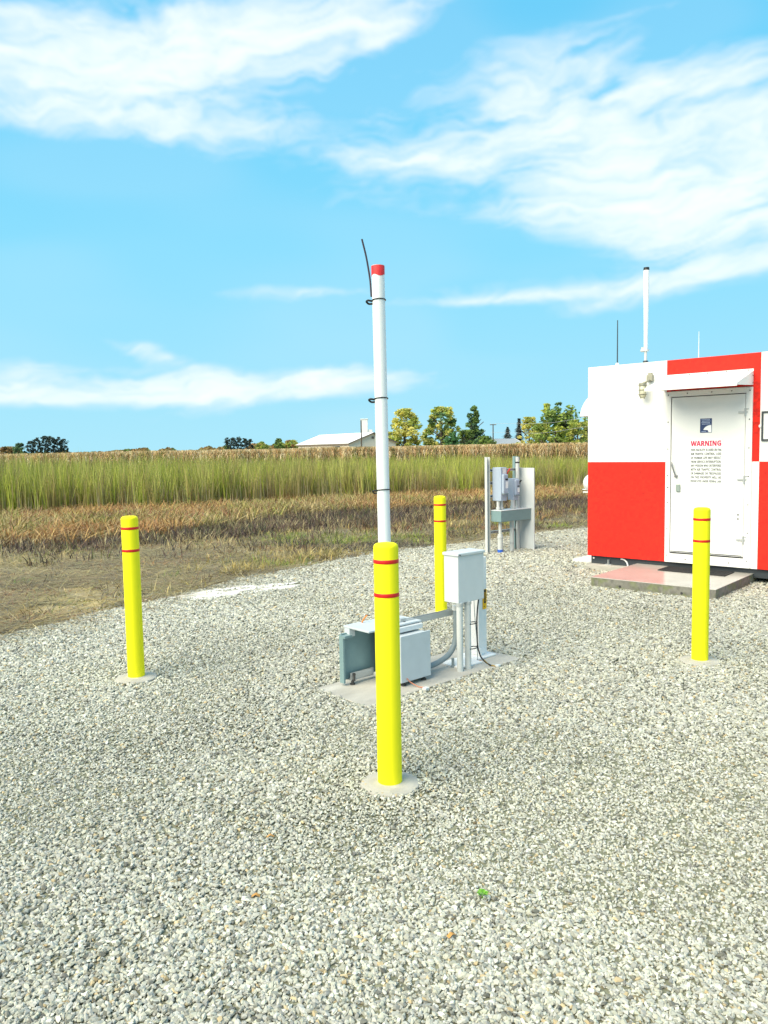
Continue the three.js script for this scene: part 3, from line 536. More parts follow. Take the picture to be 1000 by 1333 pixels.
// ================================================================ EQUIPMENT PAD (local x along the pad, z toward the camera side)
const padF = G(488, 916, 0.036), PT = 42 * Math.PI / 180, PY = 0.036;
const onPad = (name, label, cat, group) => thing(name, label, cat, [padF.x, PY, padF.z], PT, group);
single('equipment_pad', rbox(-0.075, 1.545, -0.02, PY, -0.55, 0.0, 0.004).clone(), MAT.concrete, 'low concrete pad carrying the grey equipment cabinets', 'concrete pad');
{ const m = scene.children[scene.children.length - 1]; m.position.set(padF.x, 0, padF.z); m.rotation.y = PT; }
{
  const t = onPad('equipment_cabinet', 'low grey steel cabinet half hidden behind the front bollard', 'cabinet');
  add('cabinet_box', rbox(0.36, 0.64, 0.025, 0.35, -0.40, -0.13, 0.006), MAT.cabinetGrey, t);
  add('front_cover', rbox(0.352, 0.648, 0.03, 0.362, -0.13, -0.118, 0.004), MAT.cabinetGrey, t);
  add('back_panel', box(0.10, 0.62, 0.035, 0.37, -0.475, -0.46), MAT.tealGrey, t);
  add('side_flange', join(box(0.09, 0.105, 0.02, 0.345, -0.475, -0.43), box(0.09, 0.16, 0.345, 0.362, -0.475, -0.41)), MAT.tealGrey, t);
  add('hood', join(rbox(0.15, 0.66, 0.405, 0.418, -0.50, -0.22, 0.003), box(0.15, 0.66, 0.345, 0.405, -0.487, -0.475), box(0.15, 0.20, 0.345, 0.405, -0.475, -0.43)), MAT.cabinetGrey, t);
  add('top_tray', rbox(0.42, 0.655, 0.362, 0.40, -0.40, -0.20, 0.006), MAT.paleGrey, t);
  add('base_rail', join(box(0.15, 0.36, 0.035, 0.085, -0.43, -0.42), box(0.15, 0.36, 0.03, 0.038, -0.46, -0.42)), MAT.galvanized, t);
  for (const [x, z] of [[0.165, -0.425], [0.60, -0.145], [0.40, -0.145], [0.60, -0.38]]) { const f = add('levelling_foot', join(cyl(0.012, 0.012, 0.035, x, 0, z, 10), cyl(0.020, 0.02, 0.01, x, 0, z, 6)), MAT.darkBolt, t); f.name = 'levelling_foot'; }
  add('bolt', join(disc(0.010, 0.012, 0.17, 0.075, -0.412), cyl(0.008, 0.008, 0.05, 0.165, 0.03, -0.405, 8)), MAT.darkBolt, t);
  for (const x of [0.50, 0.53, 0.60]) add('latch', rbox(x, x + 0.018, 0.40, 0.413, -0.28, -0.25, 0.002), MAT.bolt, t);
}
{
  const t = onPad('wire', 'short orange wire curling up behind the low cabinet', 'wire');
  add('lead', tube([[0.30, 0.40, -0.47], [0.30, 0.43, -0.462], [0.325, 0.455, -0.46], [0.335, 0.47, -0.45]], 0.005, 16, 6), MAT.orange, t);
}
{
  const t = onPad('ground_lead', 'thin copper lead running from the low cabinet into the gravel', 'wire');
  add('lead', tube([[0.40, 0.06, -0.112], [0.42, 0.03, -0.09], [0.445, 0.006, -0.04], [0.455, 0.006, 0.0], [0.46, -0.02, 0.03]], 0.004, 20, 6), std({ color: rgb(0.5, 0.2, 0.12), roughness: 0.5 }), t);
  add('clamp', rbox(0.44, 0.475, -0.03, 0.012, 0.0, 0.035, 0.004), MAT.paleGrey, t);
}
{
  const t = onPad('support_strut', 'grey channel strut linking low cabinet and conduit elbow', 'strut');
  add('channel', join(box(0.36, 1.06, 0.385, 0.388, -0.31, -0.27), box(0.36, 1.06, 0.388, 0.426, -0.273, -0.27), box(0.36, 1.06, 0.388, 0.426, -0.31, -0.307)), MAT.galvanized, t);
  add('bracket', box(0.50, 0.56, 0.36, 0.44, -0.306, -0.274), MAT.galvanized, t);
  add('bolt', disc(0.012, 0.012, 0.53, 0.41, -0.264), MAT.darkBolt, t);
}
{
  const t = onPad('conduit_elbow', 'bent grey conduit curving from the strut into the low cabinet', 'conduit');
  add('pipe', tube([[1.045, 0.44, -0.235], [1.045, 0.33, -0.235], [1.043, 0.24, -0.235], [1.02, 0.16, -0.234], [0.97, 0.105, -0.234], [0.90, 0.075, -0.234], [0.80, 0.055, -0.234], [0.63, 0.05, -0.234]], 0.021, 60, 16), MAT.conduit, t);
  add('collar', cyl(0.029, 0.029, 0.035, 1.045, 0.43, -0.235, 20), MAT.paleConduit, t);
  add('foot', join(cyl(0.011, 0.011, 0.07, 0.985, 0, -0.215, 10), cyl(0.02, 0.02, 0.012, 0.985, 0, -0.215, 6)), MAT.conduit, t);
}
{
  const t = onPad('junction_box', 'pale grey enclosure raised on two pipes beside the bollard', 'enclosure');
  add('box_body', rbox(0.915, 1.205, 0.515, 0.868, -0.232, -0.088, 0.005), MAT.paleGrey, t);
  add('lid', rbox(0.905, 1.212, 0.868, 0.891, -0.24, -0.078, 0.006), MAT.paleGrey, t);
  for (const x of [0.945, 1.035]) add('leg', cyl(0.024, 0.024, 0.52, x, 0, -0.105, 20), MAT.paleConduit, t);
  for (const x of [0.945, 1.035]) add('leg_collar', cyl(0.029, 0.029, 0.02, x, 0.495, -0.105, 20), MAT.galvanized, t);
  add('hinge', rbox(1.205, 1.222, 0.66, 0.84, -0.13, -0.11, 0.003), MAT.brass, t);
  add('lid_screw', disc(0.006, 0.006, 0.925, 0.877, -0.078), MAT.darkBolt, t);
}
{
  const t = onPad('white_post', 'square white post behind the pale grey enclosure', 'post');
  add('shaft', rbox(1.33, 1.43, 0.012, 0.80, -0.345, -0.255, 0.006), MAT.white, t);
  add('base_plate', rbox(1.24, 1.48, 0.0, 0.012, -0.40, -0.20, 0.003), MAT.white, t);
  add('corner_strip', rbox(1.325, 1.36, 0.012, 0.07, -0.255, -0.243, 0.002), MAT.white, t);
  const s = painted(0.05, 0.16, 64, (c, w, h) => { c.fillStyle = '#f5b800'; c.fillRect(0, 0, w, h); c.fillStyle = '#151008'; c.fillRect(w * 0.3, 4, w * 0.55, h * 0.68); c.fillStyle = '#f5b800'; c.save(); c.translate(w * 0.42, h * 0.64); c.rotate(-Math.PI / 2); c.font = 'bold 24px sans-serif'; c.fillText('DANGER', 4, 20, h * 0.56); c.restore(); c.fillStyle = '#151008'; c.beginPath(); c.arc(w * 0.4, h * 0.86, 7, 0, 7); c.fill(); });
  add('hazard_label', new THREE.PlaneGeometry(0.05, 0.16).translate(1.402, 0.46, -0.2528), s, t);
}
{
  const t = onPad('black_cable', 'dark cable hanging from the enclosure down to the pad edge', 'cable');
  add('cable', tube([[1.165, 0.515, -0.11], [1.14, 0.44, -0.10], [1.115, 0.36, -0.085], [1.108, 0.26, -0.078], [1.108, 0.16, -0.072], [1.13, 0.08, -0.06], [1.17, 0.03, -0.04], [1.20, 0.008, -0.02]], 0.0055, 50, 8), MAT.black, t);
  add('cable_tail', tube([[1.15, 0.055, -0.05], [1.19, 0.012, -0.028], [1.215, 0.006, -0.01], [1.235, -0.01, 0.02]], 0.005, 16, 6), std({ color: rgb(0.4, 0.25, 0.05), roughness: 0.5 }), t);
  for (const y of [0.345, 0.155]) { const m = add('cable_tie', new THREE.TorusGeometry(0.048, 0.004, 6, 30).scale(1.02, 0.62, 1).rotateX(Math.PI / 2).translate(1.075, y, -0.098), MAT.black, t); m.name = 'cable_tie'; }
  add('clamp', rbox(1.222, 1.255, -0.03, 0.015, 0.0, 0.032, 0.005), MAT.paleGrey, t);
}
{
  const t = onPad('thin_wire', 'thin grey wire dropping behind the two support pipes', 'wire');
  add('lead', tube([[1.19, 0.515, -0.18], [1.20, 0.36, -0.18], [1.23, 0.20, -0.19], [1.25, 0.05, -0.2], [1.25, 0.003, -0.2]], 0.0028, 24, 6), MAT.conduit, t);
  const y = onPad('yellow_tag', 'small orange strip lying on the concrete pad by the post', 'tag');
  add('strip', rbox(1.15, 1.26, 0.0, 0.004, -0.185, -0.165, 0.001), MAT.orange, y);
  const c = onPad('cover_plate', 'flat grey cover plate lying on the pad under the enclosure', 'plate');
  add('plate', rbox(0.98, 1.23, 0.0, 0.012, -0.35, -0.13, 0.002), MAT.white, c);
}

// ================================================================ METER STAND
{
  const p = G(635, 720.5, GY), SR = 40 * Math.PI / 180;
  const t = thing('meter_rack', 'galvanized rack with white side panel and cable trough', 'rack', [p.x, 0, p.z], SR);
  const chan = (x0, z0, h) => join(box(x0 - 0.035, x0 + 0.035, 0, h, z0 - 0.02, z0 - 0.014), box(x0 - 0.035, x0 - 0.029, 0, h, z0 - 0.014, z0 + 0.03), box(x0 + 0.029, x0 + 0.035, 0, h, z0 - 0.014, z0 + 0.03));
  add('post', chan(0, 0, 1.55), MAT.paleConduit, t); add('post', chan(0.70, -0.03, 1.55), MAT.tealGrey, t);
  add('riser_pipe', cyl(0.032, 0.032, 1.54, 0.67, 0, 0.05, 18), MAT.paleConduit, t);
  add('pipe_band', join(cyl(0.034, 0.034, 0.022, 0.67, 1.44, 0.05, 18)), MAT.black, t);
  for (const y of [1.34, 1.14, 0.93, 0.36]) add('crossbar', join(box(0.036, 0.66, y - 0.02, y + 0.02, -0.008, 0.0), box(0.036, 0.66, y + 0.014, y + 0.02, 0, 0.03), box(0.036, 0.66, y - 0.02, y - 0.014, 0, 0.03)), MAT.galvanized, t);
  add('side_panel', rbox(0.775, 0.80, 0.0, 1.36, -0.03, 0.30, 0.004), MAT.paleGrey, t);
  add('panel_rail', box(0.70, 0.80, 1.345, 1.365, -0.035, 0.02), MAT.galvanized, t);
  add('cable_trough', rbox(0.045, 0.765, 0.535, 0.705, 0.035, 0.245, 0.004), MAT.tealGrey, t);
  add('trough_lid', rbox(0.04, 0.77, 0.705, 0.716, 0.033, 0.25, 0.003), MAT.paleGrey, t);
  add('conduit', cyl(0.026, 0.026, 0.54, 0.14, 0.0, 0.14, 18), MAT.paleConduit, t);
  add('expansion_coupling', join(cyl(0.042, 0.042, 0.27, 0.14, 0.06, 0.14, 18), cyl(0.048, 0.048, 0.03, 0.14, 0.27, 0.14, 18)), MAT.paleConduit, t);
  add('blue_collar', cyl(0.044, 0.044, 0.06, 0.14, 0.028, 0.14, 18), MAT.bluePlastic, t);
  add('conduit', cyl(0.034, 0.034, 0.54, 0.42, 0.0, 0.14, 18), MAT.paleConduit, t);
  add('conduit_band', cyl(0.036, 0.036, 0.02, 0.42, 0.16, 0.14, 18), MAT.galvanized, t);
  for (const [x, r] of [[0.12, 0.026], [0.20, 0.022], [0.47, 0.035]]) add('nipple', join(cyl(r, r, 0.15, x, 0.71, 0.12, 14), cyl(r + 0.008, r + 0.008, 0.03, x, 0.73, 0.12, 8)), MAT.paleConduit, t);
  add('ground_wire', tube([[0.55, 0.54, 0.12], [0.56, 0.36, 0.09], [0.60, 0.2, 0.07], [0.62, 0.02, 0.06]], 0.006, 20, 6), MAT.black, t);
  const blue = std({ map: mottle(0.38, 0.45, 0.56, 0.06, 5), roughness: 0.45 }), label = (w, h) => painted(w, h, 48, (c, W, H) => { c.fillStyle = '#fafafa'; c.fillRect(0, 0, W, H); c.fillStyle = '#b8bcc4'; for (let y = 10; y < H - 6; y += 12) c.fillRect(6, y, W - 12 - (y % 3) * 5, 3); });
  const dis = (name, lab, x0, x1, y0, y1, z0, z1, big) => {
    const d = thing(name, lab, 'switch box', [p.x, 0, p.z], SR, 'switch boxes on the rack');
    add('body', rbox(x0, x1, y0, y1, z0, z1, 0.008), blue, d);
    const w = x1 - x0;
    add('raised_cover', rbox(x0 + w * 0.12, x1 - w * 0.06, y0 + (y1 - y0) * 0.22, y1 - (y1 - y0) * (big ? 0.20 : 0.04), z1 - 0.012, z1 + 0.04, 0.02, 4), blue, d);
    add('rating_label', new THREE.PlaneGeometry(w * 0.42, (y1 - y0) * 0.20).translate(x0 + w * 0.66, (y0 + y1) / 2 - 0.01, z1 + 0.0412), label(w * 0.42, (y1 - y0) * 0.2), d);
    add('dark_plate', rbox(x0 + w * 0.42, x1 - w * 0.14, (y0 + y1) / 2 + (y1 - y0) * 0.12, (y0 + y1) / 2 + (y1 - y0) * 0.17, z1 + 0.036, z1 + 0.043, 0.001), MAT.black, d);
    if (big) add('white_tag', new THREE.PlaneGeometry(w * 0.6, 0.09).translate((x0 + x1) / 2 + 0.008, y1 - 0.055, z1 + 0.002), MAT.whitePlastic, d);
    add('lower_lip', rbox(x0 + w * 0.14, x1 - w * 0.1, y0 + (y1 - y0) * 0.2, y0 + (y1 - y0) * 0.235, z1, z1 + 0.05, 0.003), MAT.conduit, d);
    const hx = x1 + 0.012, hy = y1 - (y1 - y0) * (big ? 0.14 : 0.24), hz = z1 - 0.03;
    add('handle', join(disc(0.02, 0.03, hx, hy - 0.05, hz, 'x'), tube([[hx + 0.012, hy - 0.05, hz], [hx + 0.06, hy, hz - 0.01], [hx + 0.12, hy + 0.045, hz - 0.02]], 0.014, 10, 8)), big ? MAT.redHandle : MAT.black, d);
  };
  dis('switch_box', 'taller grey blue switch box with red handle on the rack', 0.085, 0.225, 0.86, 1.385, 0.03, 0.21, true);
  dis('switch_box', 'shorter grey blue switch box with black handle on the rack', 0.44, 0.555, 0.855, 1.20, 0.03, 0.16, false);
}

// ================================================================ SHELTER (local x along the front wall, z outward)
const w0 = (() => { const d = ray(765.5, 600), k = 10.2 * 1.0625 / Math.hypot(d.x, d.z); return new THREE.Vector3(d.x * k, 0, d.z * k); })();
const WT = -41.5 * Math.PI / 180;
const atWall = (name, label, cat, group, y = 0) => thing(name, label, cat, [w0.x, y, w0.z], WT, group);
const S1 = 1.065, S2 = 2.165, S3 = 3.25, YB = 0.212, YM = 1.48, YT = 2.742, DEPTH = 3.0;
{
  const t = atWall('equipment_shelter', 'red and white checkered equipment shelter with white door', 'shelter');
  add('core', box(0.02, S3 - 0.02, YB + 0.01, YT - 0.01, -DEPTH + 0.02, -0.03), MAT.wallWhite, t);
  const cols = [[0, S1], [S1, S2], [S2, S3]];
  const uvs = (g, k = 1) => { const p = g.attributes.position, n = g.attributes.normal, uv = g.attributes.uv; for (let i = 0; i < p.count; i++) { const a = Math.abs(n.getX(i)) > 0.7 ? p.getZ(i) : p.getX(i), b = Math.abs(n.getY(i)) > 0.7 ? p.getZ(i) : p.getY(i); uv.setXY(i, a * k, b * k); } return g; };
  cols.forEach(([a, b], i) => {
    for (const [y0, y1, k] of [[YM, YT, 0], [YB, YM, 1]]) {
      const red = (i + k) % 2 === 1;
      if (i === 1) {    // round the doorway: left and right jambs, and the head above
        if (k === 0) add('wall_panel', uvs(box(a, b, 2.36, y1, -0.03, 0)), red ? MAT.wallRed : MAT.wallWhite, t);
        add('wall_panel', uvs(box(a, a + 0.05, y0, Math.min(y1, 2.36), -0.03, 0)), red ? MAT.wallRed : MAT.wallWhite, t);
        add('wall_panel', uvs(box(b - 0.12, b, y0, Math.min(y1, 2.36), -0.03, 0)), red ? MAT.wallRed : MAT.wallWhite, t);
      } else add('wall_panel', uvs(box(a, b, y0, y1, -0.03, 0)), red ? MAT.wallRed : MAT.wallWhite, t);
    }
  });
  for (const [z0, z1, i] of [[-1.0, -0.03, 0], [-2.0, -1.0, 1], [-DEPTH, -2.0, 2]]) for (const [y0, y1, k] of [[YM, YT, 0], [YB, YM, 1]]) {
    const red = (i + k) % 2 === 0; add('wall_panel', uvs(box(0, 0.02, y0, y1, z0, z1)), red ? MAT.wallRed : MAT.wallWhite, t); add('wall_panel', uvs(box(S3 - 0.02, S3, y0, y1, z0, z1)), red ? MAT.wallRed : MAT.wallWhite, t);
  }
  add('roof', rbox(0.03, S3 - 0.03, YT - 0.02, YT + 0.004, -DEPTH + 0.02, -0.035, 0.004), MAT.wallWhite, t);
  // door frame and door
  const fx0 = S1 + 0.003, fx1 = 2.085;
  const frame = add('door_frame', join(box(fx0, 1.128, 0.215, 2.35, 0.001, 0.022), box(2.012, fx1, 0.215, 2.35, 0.001, 0.022), box(1.128, 2.012, 2.285, 2.35, 0.001, 0.022), box(1.128, 2.012, 0.215, 0.325, 0.001, 0.022)), MAT.doorWhite, t);
  for (const x of [fx0 + 0.028, fx1 - 0.03]) for (let y = 0.30; y < 2.36; y += 0.335) add('rivet', disc(0.007, 0.005, x, y, 0.0235, 'z', 10), MAT.darkBolt, frame);
  for (const x of [1.33, 1.62, 1.85]) for (const y of [2.318, 0.262]) add('rivet', disc(0.007, 0.005, x, y, 0.0235, 'z', 10), MAT.darkBolt, frame);
  add('doorway_seal', box(1.128, 2.012, 0.325, 2.285, -0.028, -0.012), MAT.black, t);
  const door = add('door', rbox(1.137, 2.005, 0.342, 2.275, -0.012, 0.016, 0.004), MAT.doorWhite, t);
  add('bottom_sweep', box(1.145, 1.995, 0.352, 0.36, 0.016, 0.021), MAT.darkBolt, door);
  for (const y of [2.06, 1.27, 0.55]) add('hinge', join(rbox(1.93, 2.035, y - 0.012, y + 0.012, 0.022, 0.031, 0.003), cyl(0.011, 0.011, 0.09, 2.008, y - 0.045, 0.028, 10), rbox(2.01, 2.045, y + 0.03, y + 0.045, 0.022, 0.028, 0.002)), MAT.galvanized, door);
  add('door_handle', join(tube([[1.155, 1.475, 0.045], [1.165, 1.43, 0.055], [1.195, 1.335, 0.05], [1.205, 1.30, 0.035]], 0.009, 20, 8), rbox(1.19, 1.222, 1.285, 1.315, 0.016, 0.05, 0.004)), MAT.bolt, door);
  add('lock_case', rbox(1.205, 1.258, 1.11, 1.20, 0.016, 0.04, 0.005), std({ map: mottle(0.30, 0.36, 0.33, 0.2, 6), roughness: 0.45, metalness: 0.3 }), door);
  for (const y of [0.80, 0.85]) add('key_lock', disc(0.010, 0.01, 1.945, y, 0.02), MAT.bolt, door);
  add('door_stud', disc(0.009, 0.008, 1.10, 1.16, 0.025), MAT.bolt, door);
  // awning
  const A = [[1.03, 2.535, 0.003], [2.085, 2.535, 0.003], [2.085, 2.365, 0.60], [1.03, 2.365, 0.60]];
  const sl = Math.atan2(0.17, 0.597), len = Math.hypot(0.17, 0.597);
  const sheet = add('awning', join(new THREE.BoxGeometry(1.055, 0.006, len).rotateX(sl).translate(1.5575, 2.45, 0.3015), box(1.03, 2.085, 2.335, 2.368, 0.596, 0.602), box(1.03, 2.085, 2.53, 2.56, 0.001, 0.006)), MAT.white, t);
  const sh = new THREE.Shape(); sh.moveTo(0, 2.53); sh.lineTo(0, 2.37); sh.lineTo(-0.02, 2.37); sh.lineTo(-0.6, 2.345); sh.lineTo(-0.6, 2.362); sh.closePath();
  for (const x of [1.031, 2.079]) add('end_plate', new THREE.ExtrudeGeometry(sh, { depth: 0.005, bevelEnabled: false }).rotateY(Math.PI / 2).translate(x, 0, 0.003), MAT.white, sheet);
  for (const x of [1.08, 1.35, 1.56, 1.78, 2.03]) add('rivet', disc(0.007, 0.004, x, 2.547, 0.0078, 'z', 10), MAT.darkBolt, sheet);
  for (const y of [2.48, 2.40]) add('rivet', disc(0.007, 0.004, 2.087, y, 0.03, 'x', 10), MAT.darkBolt, sheet);
  // skid beneath
  for (const z of [-0.10, -DEPTH + 0.1]) add('skid_beam', join(box(0.03, S3 - 0.03, 0.10, YB, z - 0.05, z + 0.05)), MAT.steelDark, t);
  for (const x of [0.08, 1.6, 3.15]) add('skid_beam', box(x - 0.045, x + 0.045, 0.10, YB - 0.001, -DEPTH + 0.15, -0.15), MAT.steelDark, t);
  add('skid_bolt', disc(0.011, 0.02, 0.07, 0.175, -0.045), MAT.whitePlastic, t);
  add('lifting_ring', new THREE.TorusGeometry(0.085, 0.011, 8, 30, 2.0).rotateZ(-0.3).translate(0.47, 0.105, -0.04), MAT.whitePlastic, t);
  add('skid_bracket', join(box(0.29, 0.30, 0.10, 0.17, -0.05, 0.0), box(0.25, 0.34, 0.10, 0.108, -0.05, 0.0)), MAT.galvanized, t);
  for (const x of [0.0, 2.4]) for (const z of [-0.45, -DEPTH + 0.05]) add('footing', rbox(x, x + 0.75, -0.02, 0.10, z, z + 0.5, 0.008), MAT.concrete, t);
}
{ // step slab
  const t = atWall('door_step', 'thick mottled concrete step slab below the shelter door', 'step');
  const x0 = 0.68, x1 = 2.11;
  { const g = box(x0, x1, -0.02, 0.140, -0.20, 1.26), p = g.attributes.position, n = g.attributes.normal, uv = g.attributes.uv; for (let i = 0; i < p.count; i++) uv.setXY(i, (Math.abs(n.getX(i)) > 0.5 ? p.getZ(i) : p.getX(i)) * 1.3, p.getY(i) * 1.3); add('slab', g, MAT.mottled, t); }
  add('pale_top', rbox(x0 - 0.003, x1 + 0.003, 0.140, 0.150, -0.20, 1.263, 0.004), MAT.wetSlab, t);  // paler and smoother than the slab sides below it
  for (const x of [x0 + 0.36, x1 - 0.36]) add('anchor_hole', disc(0.014, 0.004, x, 0.07, 1.2615), MAT.darkBolt, t);
}
{
  const t = atWall('door_mat', 'black rubber mat on the step below the door', 'mat');
  add('mat', rbox(1.12, 1.92, 0.150, 0.162, 0.02, 0.37, 0.004), MAT.rubber, t);
  for (let i = 0; i < 7; i++) add('rib', rbox(1.14, 1.90, 0.162, 0.166, 0.045 + i * 0.045, 0.065 + i * 0.045, 0.0015), MAT.rubber, t);
}
{ // warning notice and blue notice on the door
  const W = 0.40, Hn = 0.60, cx = 1.562, cy = 1.462;
  const m = painted(W, Hn, 640, (c, w, h) => {
    c.fillStyle = '#f6f6f6'; c.fillRect(0, 0, w, h); c.textAlign = 'center'; c.fillStyle = '#d4144e'; c.font = 'bold 132px sans-serif'; c.fillText('WARNING', w / 2, 140, 590); c.lineWidth = 7; c.strokeStyle = '#d4144e'; c.strokeText('WARNING', w / 2, 140, 590);
    c.fillStyle = '#1c2a28'; c.font = 'bold 62px sans-serif';
    ['THIS FACILITY IS USED IN FAA', 'AIR TRAFFIC CONTROL. LOSS', 'OF HUMAN LIFE MAY RESULT', 'FROM SERVICE INTERRUPTION.', 'ANY PERSON WHO INTERFERES', 'WITH AIR TRAFFIC CONTROL', 'OR DAMAGES OR TRESPASSES', 'ON THIS PROPERTY WILL BE', 'PROSECUTED UNDER FEDERAL LAW'].forEach((s, i) => { c.fillText(s, w / 2, 242 + i * 77, 590); c.lineWidth = 3; c.strokeStyle = '#1c2a28'; c.strokeText(s, w / 2, 242 + i * 77, 590); });
  }, { roughness: 0.4 });
  const t = atWall('warning_sign', 'white warning notice with red heading on the shelter door', 'sign');
  add('plate', box(cx - W / 2, cx + W / 2, cy - Hn / 2, cy + Hn / 2, 0.016, 0.018), MAT.doorWhite, t);
  add('print', new THREE.PlaneGeometry(W - 0.004, Hn - 0.004).translate(cx, cy, 0.0192), m, t);
  for (const [a, b] of [[-1, 1], [1, 1], [-1, -1], [1, -1]]) add('screw', disc(0.004, 0.003, cx + a * (W / 2 - 0.012), cy + b * (Hn / 2 - 0.012), 0.0205), MAT.bolt, t);
  const b = painted(0.14, 0.17, 192, (c, w, h) => {
    c.fillStyle = '#1f3868'; c.fillRect(0, 0, w, h); c.fillStyle = '#b9c8e6'; for (let i = 0; i < 4; i++) for (let x = 24 + (i % 2) * 8; x < w - 34; x += 20) c.fillRect(x, 14 + i * 24, 13, 11);
    c.fillStyle = '#f2f4f6'; c.beginPath(); c.moveTo(w * 0.28, h * 0.80); c.quadraticCurveTo(w * 0.42, h * 0.50, w * 0.95, h * 0.46); c.lineTo(w * 0.97, h * 0.97); c.lineTo(w * 0.72, h * 0.97); c.lineTo(w * 0.66, h * 0.82); c.closePath(); c.fill();
    c.fillStyle = '#b9c8e6'; c.fillRect(w * 0.12, h * 0.9, w * 0.4, 7);
  });
  const s = atWall('blue_notice', 'small navy blue notice with white print above the warning sign', 'sign');
  add('plate', box(1.487, 1.627, 1.832, 2.004, 0.016, 0.0175), MAT.doorWhite, s);
  add('print', new THREE.PlaneGeometry(0.14, 0.172).translate(1.557, 1.918, 0.0187), b, s);
}
{
  const t = atWall('framed_sign', 'white board in a dark frame on the shelter wall beside the door', 'sign');
  add('frame', join(box(2.185, 2.205, 1.72, 2.06, 0.001, 0.022), box(2.505, 2.525, 1.72, 2.06, 0.001, 0.022), box(2.205, 2.505, 2.04, 2.06, 0.001, 0.022), box(2.205, 2.505, 1.72, 1.74, 0.001, 0.022)), MAT.steelDark, t);
  add('board', box(2.205, 2.505, 1.74, 2.04, 0.001, 0.012), MAT.doorWhite, t);
  add('round_cover', new THREE.SphereGeometry(0.022, 16, 10).scale(1, 1, 0.5).translate(2.172, 1.89, 0.004), MAT.whitePlastic, t);
}
{ // wall lamp
  const t = atWall('wall_lamp', 'jar shaped vapour proof lamp on a bracket above the awning end', 'lamp');
  const x = 0.80, z = 0.09;
  add('wall_box', join(rbox(x + 0.02, x + 0.10, 2.50, 2.58, 0.001, 0.05, 0.008), rbox(x + 0.035, x + 0.085, 2.57, 2.605, 0.002, 0.04, 0.006)), MAT.brass, t);
  add('arm', join(tube([[x + 0.06, 2.52, 0.03], [x + 0.05, 2.495, z], [x, 2.475, z + 0.02]], 0.014, 16, 8), disc(0.05, 0.02, x, 2.465, z + 0.02, 'y', 20)), MAT.brass, t);
  add('globe', lathe([[0.001, 2.285], [0.03, 2.29], [0.042, 2.31], [0.046, 2.36], [0.046, 2.455], [0.001, 2.456]], 24).translate(x, 0, z + 0.02), MAT.lampGlass, t);
  for (const y of [2.445, 2.39, 2.335]) add('guard_ring', new THREE.TorusGeometry(0.049, 0.006, 6, 24).rotateX(Math.PI / 2).translate(x, y, z + 0.02), MAT.brass, t);
  for (let k = 0; k < 4; k++) { const a = k * Math.PI / 2 + 0.4; add('guard_rod', tube([[x + Math.cos(a) * 0.049, 2.455, z + 0.02 + Math.sin(a) * 0.049], [x + Math.cos(a) * 0.049, 2.33, z + 0.02 + Math.sin(a) * 0.049], [x + Math.cos(a) * 0.025, 2.278, z + 0.02 + Math.sin(a) * 0.025]], 0.004, 10, 6), MAT.brass, t); }
}
{ // aerials on the roof
  const R = YT + 0.004, z = -0.12;
  const a = atWall('white_antenna', 'white tapered stick antenna with black cap on the shelter roof', 'antenna');
  add('radome', lathe([[0.001, R + 0.17], [0.024, R + 0.17], [0.026, R + 0.4], [0.034, R + 0.9], [0.036, R + 1.17], [0.001, R + 1.17]], 20).translate(0.738, 0, z), MAT.whitePlastic, a);
  add('cap', cyl(0.037, 0.035, 0.035, 0.738, R + 1.17, z, 20), MAT.black, a);
  add('ferrule', cyl(0.018, 0.018, 0.14, 0.738, R + 0.03, z, 14), MAT.paleConduit, a);
  add('bracket', join(rbox(0.678, 0.773, R + 0.15, R + 0.175, z - 0.03, z + 0.03, 0.004), cyl(0.02, 0.02, 0.06, 0.698, R + 0.145, z, 10)), MAT.paleConduit, a);
  add('base_plate', cyl(0.036, 0.032, 0.03, 0.738, R, z, 16), MAT.steelDark, a);
  const w = atWall('whip_antenna', 'thin dark whip antenna near the shelter roof corner', 'antenna');
  add('rod', cyl(0.0085, 0.006, 0.56, 0.355, R + 0.03, z, 8), MAT.steelDark, w); add('base', cyl(0.03, 0.018, 0.035, 0.355, R, z, 14), MAT.whitePlastic, w);
  const v = atWall('whip_antenna', 'short thin pale whip antenna above the red roof panel', 'antenna');
  add('rod', cyl(0.007, 0.004, 0.36, 1.275, R + 0.02, -0.5, 8), MAT.paleGrey, v); add('base', cyl(0.02, 0.012, 0.03, 1.275, R, -0.5, 12), MAT.whitePlastic, v);
}
{ // hoods on the side wall
  const hood = (h, dep, wid) => { const sh = new THREE.Shape(); sh.moveTo(0, 0); sh.lineTo(-dep, 0); sh.quadraticCurveTo(-dep * 0.82, h * 0.72, 0, h); sh.closePath(); return new THREE.ExtrudeGeometry(sh, { depth: wid, bevelEnabled: true, bevelSize: 0.004, bevelThickness: 0.004, bevelSegments: 2 }); };
  const a = atWall('vent_hood', 'white curved vent hood high on the shelter side wall', 'vent hood');
  add('shell', hood(0.29, 0.19, 0.42).translate(-0.002, 2.105, -0.56), MAT.white, a); add('flange', rbox(-0.012, -0.0005, 2.08, 2.40, -0.6, -0.1, 0.002), MAT.white, a);
  const b = atWall('dryer_vent', 'round white vent cover low on the shelter side wall', 'vent');
  add('dome', new THREE.SphereGeometry(0.13, 24, 14).scale(1.05, 1, 1).translate(-0.012, 1.19, -0.18), MAT.white, b);
  add('louvre', join(rbox(-0.125, -0.02, 1.055, 1.075, -0.26, -0.1, 0.003), rbox(-0.135, -0.02, 1.095, 1.108, -0.26, -0.1, 0.003)), MAT.paleGrey, b);
}
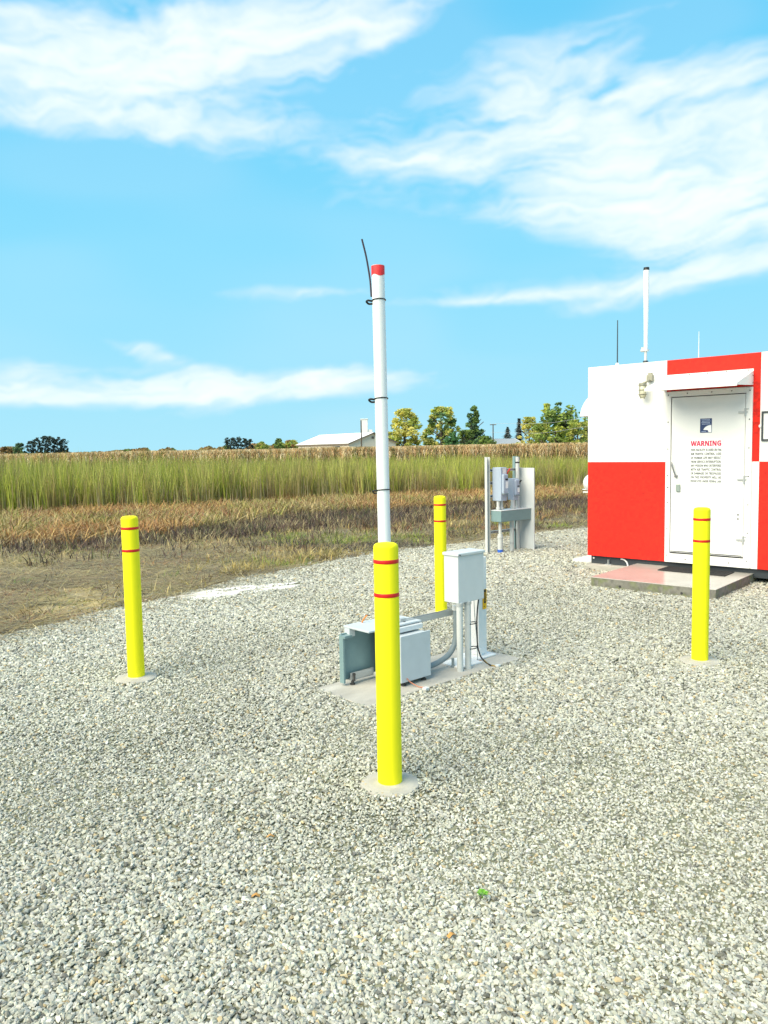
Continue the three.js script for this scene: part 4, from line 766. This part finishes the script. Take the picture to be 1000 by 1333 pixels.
{ // slab beside the shelter
  const t = atWall('side_slab', 'pale concrete slab lying beside the shelter wall', 'slab');
  add('slab', rbox(-0.45, -0.02, -0.02, 0.075, -1.6, -0.42, 0.006), std({ map: mottle(0.68, 0.67, 0.64, 0.12, 5), bumpMap: grainBump, bumpScale: 0.001, roughness: 0.85 }), t);
}
{ // green weed and fallen leaves in the gravel
  const p = G(628, 1169, 0.03), r = rng(9), lp = [];
  const t = thing('weed_sprig', 'small bright green weed growing in the gravel', 'weed', [p.x, GY, p.z]);
  const wm = new THREE.MeshPhysicalMaterial({ color: rgb(0.16, 0.42, 0.03), roughness: 0.7, side: THREE.DoubleSide, transmission: 0.25, thickness: 0 });
  for (let i = 0; i < 9; i++) { const a = i * 0.72 + r() * 0.4, L = 0.014 + 0.014 * r(), c = Math.cos(a), s = Math.sin(a), w = 0.007, y = 0.018; add('leaf', fromTris([c * 0.003, y, s * 0.003, c * L * 0.6 - s * w, y + 0.012, s * L * 0.6 + c * w, c * L, y + 0.008, s * L, c * 0.003, y, s * 0.003, c * L, y + 0.008, s * L, c * L * 0.6 + s * w, y + 0.012, s * L * 0.6 - c * w]), wm, t); }
  add('stem', cyl(0.002, 0.0015, 0.022, 0, -0.002, 0, 6), wm, t);
  const lm = std({ color: rgb(0.5, 0.26, 0.07), roughness: 0.8, side: THREE.DoubleSide });
  for (const [u, v, lab] of [[333, 1162, 'curled orange brown leaf scrap on the gravel'], [588, 1213, 'small orange leaf scrap near the green weed'], [352, 1085, 'pale orange leaf scrap lying on open gravel']]) {
    const q = G(u, v, 0.05), pl = new THREE.PlaneGeometry(0.032, 0.016, 4, 2).rotateX(-Math.PI / 2), pp = pl.attributes.position;
    for (let i = 0; i < pp.count; i++) pp.setY(i, 0.006 * Math.cos(pp.getX(i) * 180) + 8 * pp.getX(i) ** 2); pl.computeVertexNormals();
    const l = single('fallen_leaf', pl, lm, lab, 'leaf'); l.position.set(q.x, GY + 0.014, q.z); l.rotation.y = u;
  }
}
renderer.render(scene, camera);
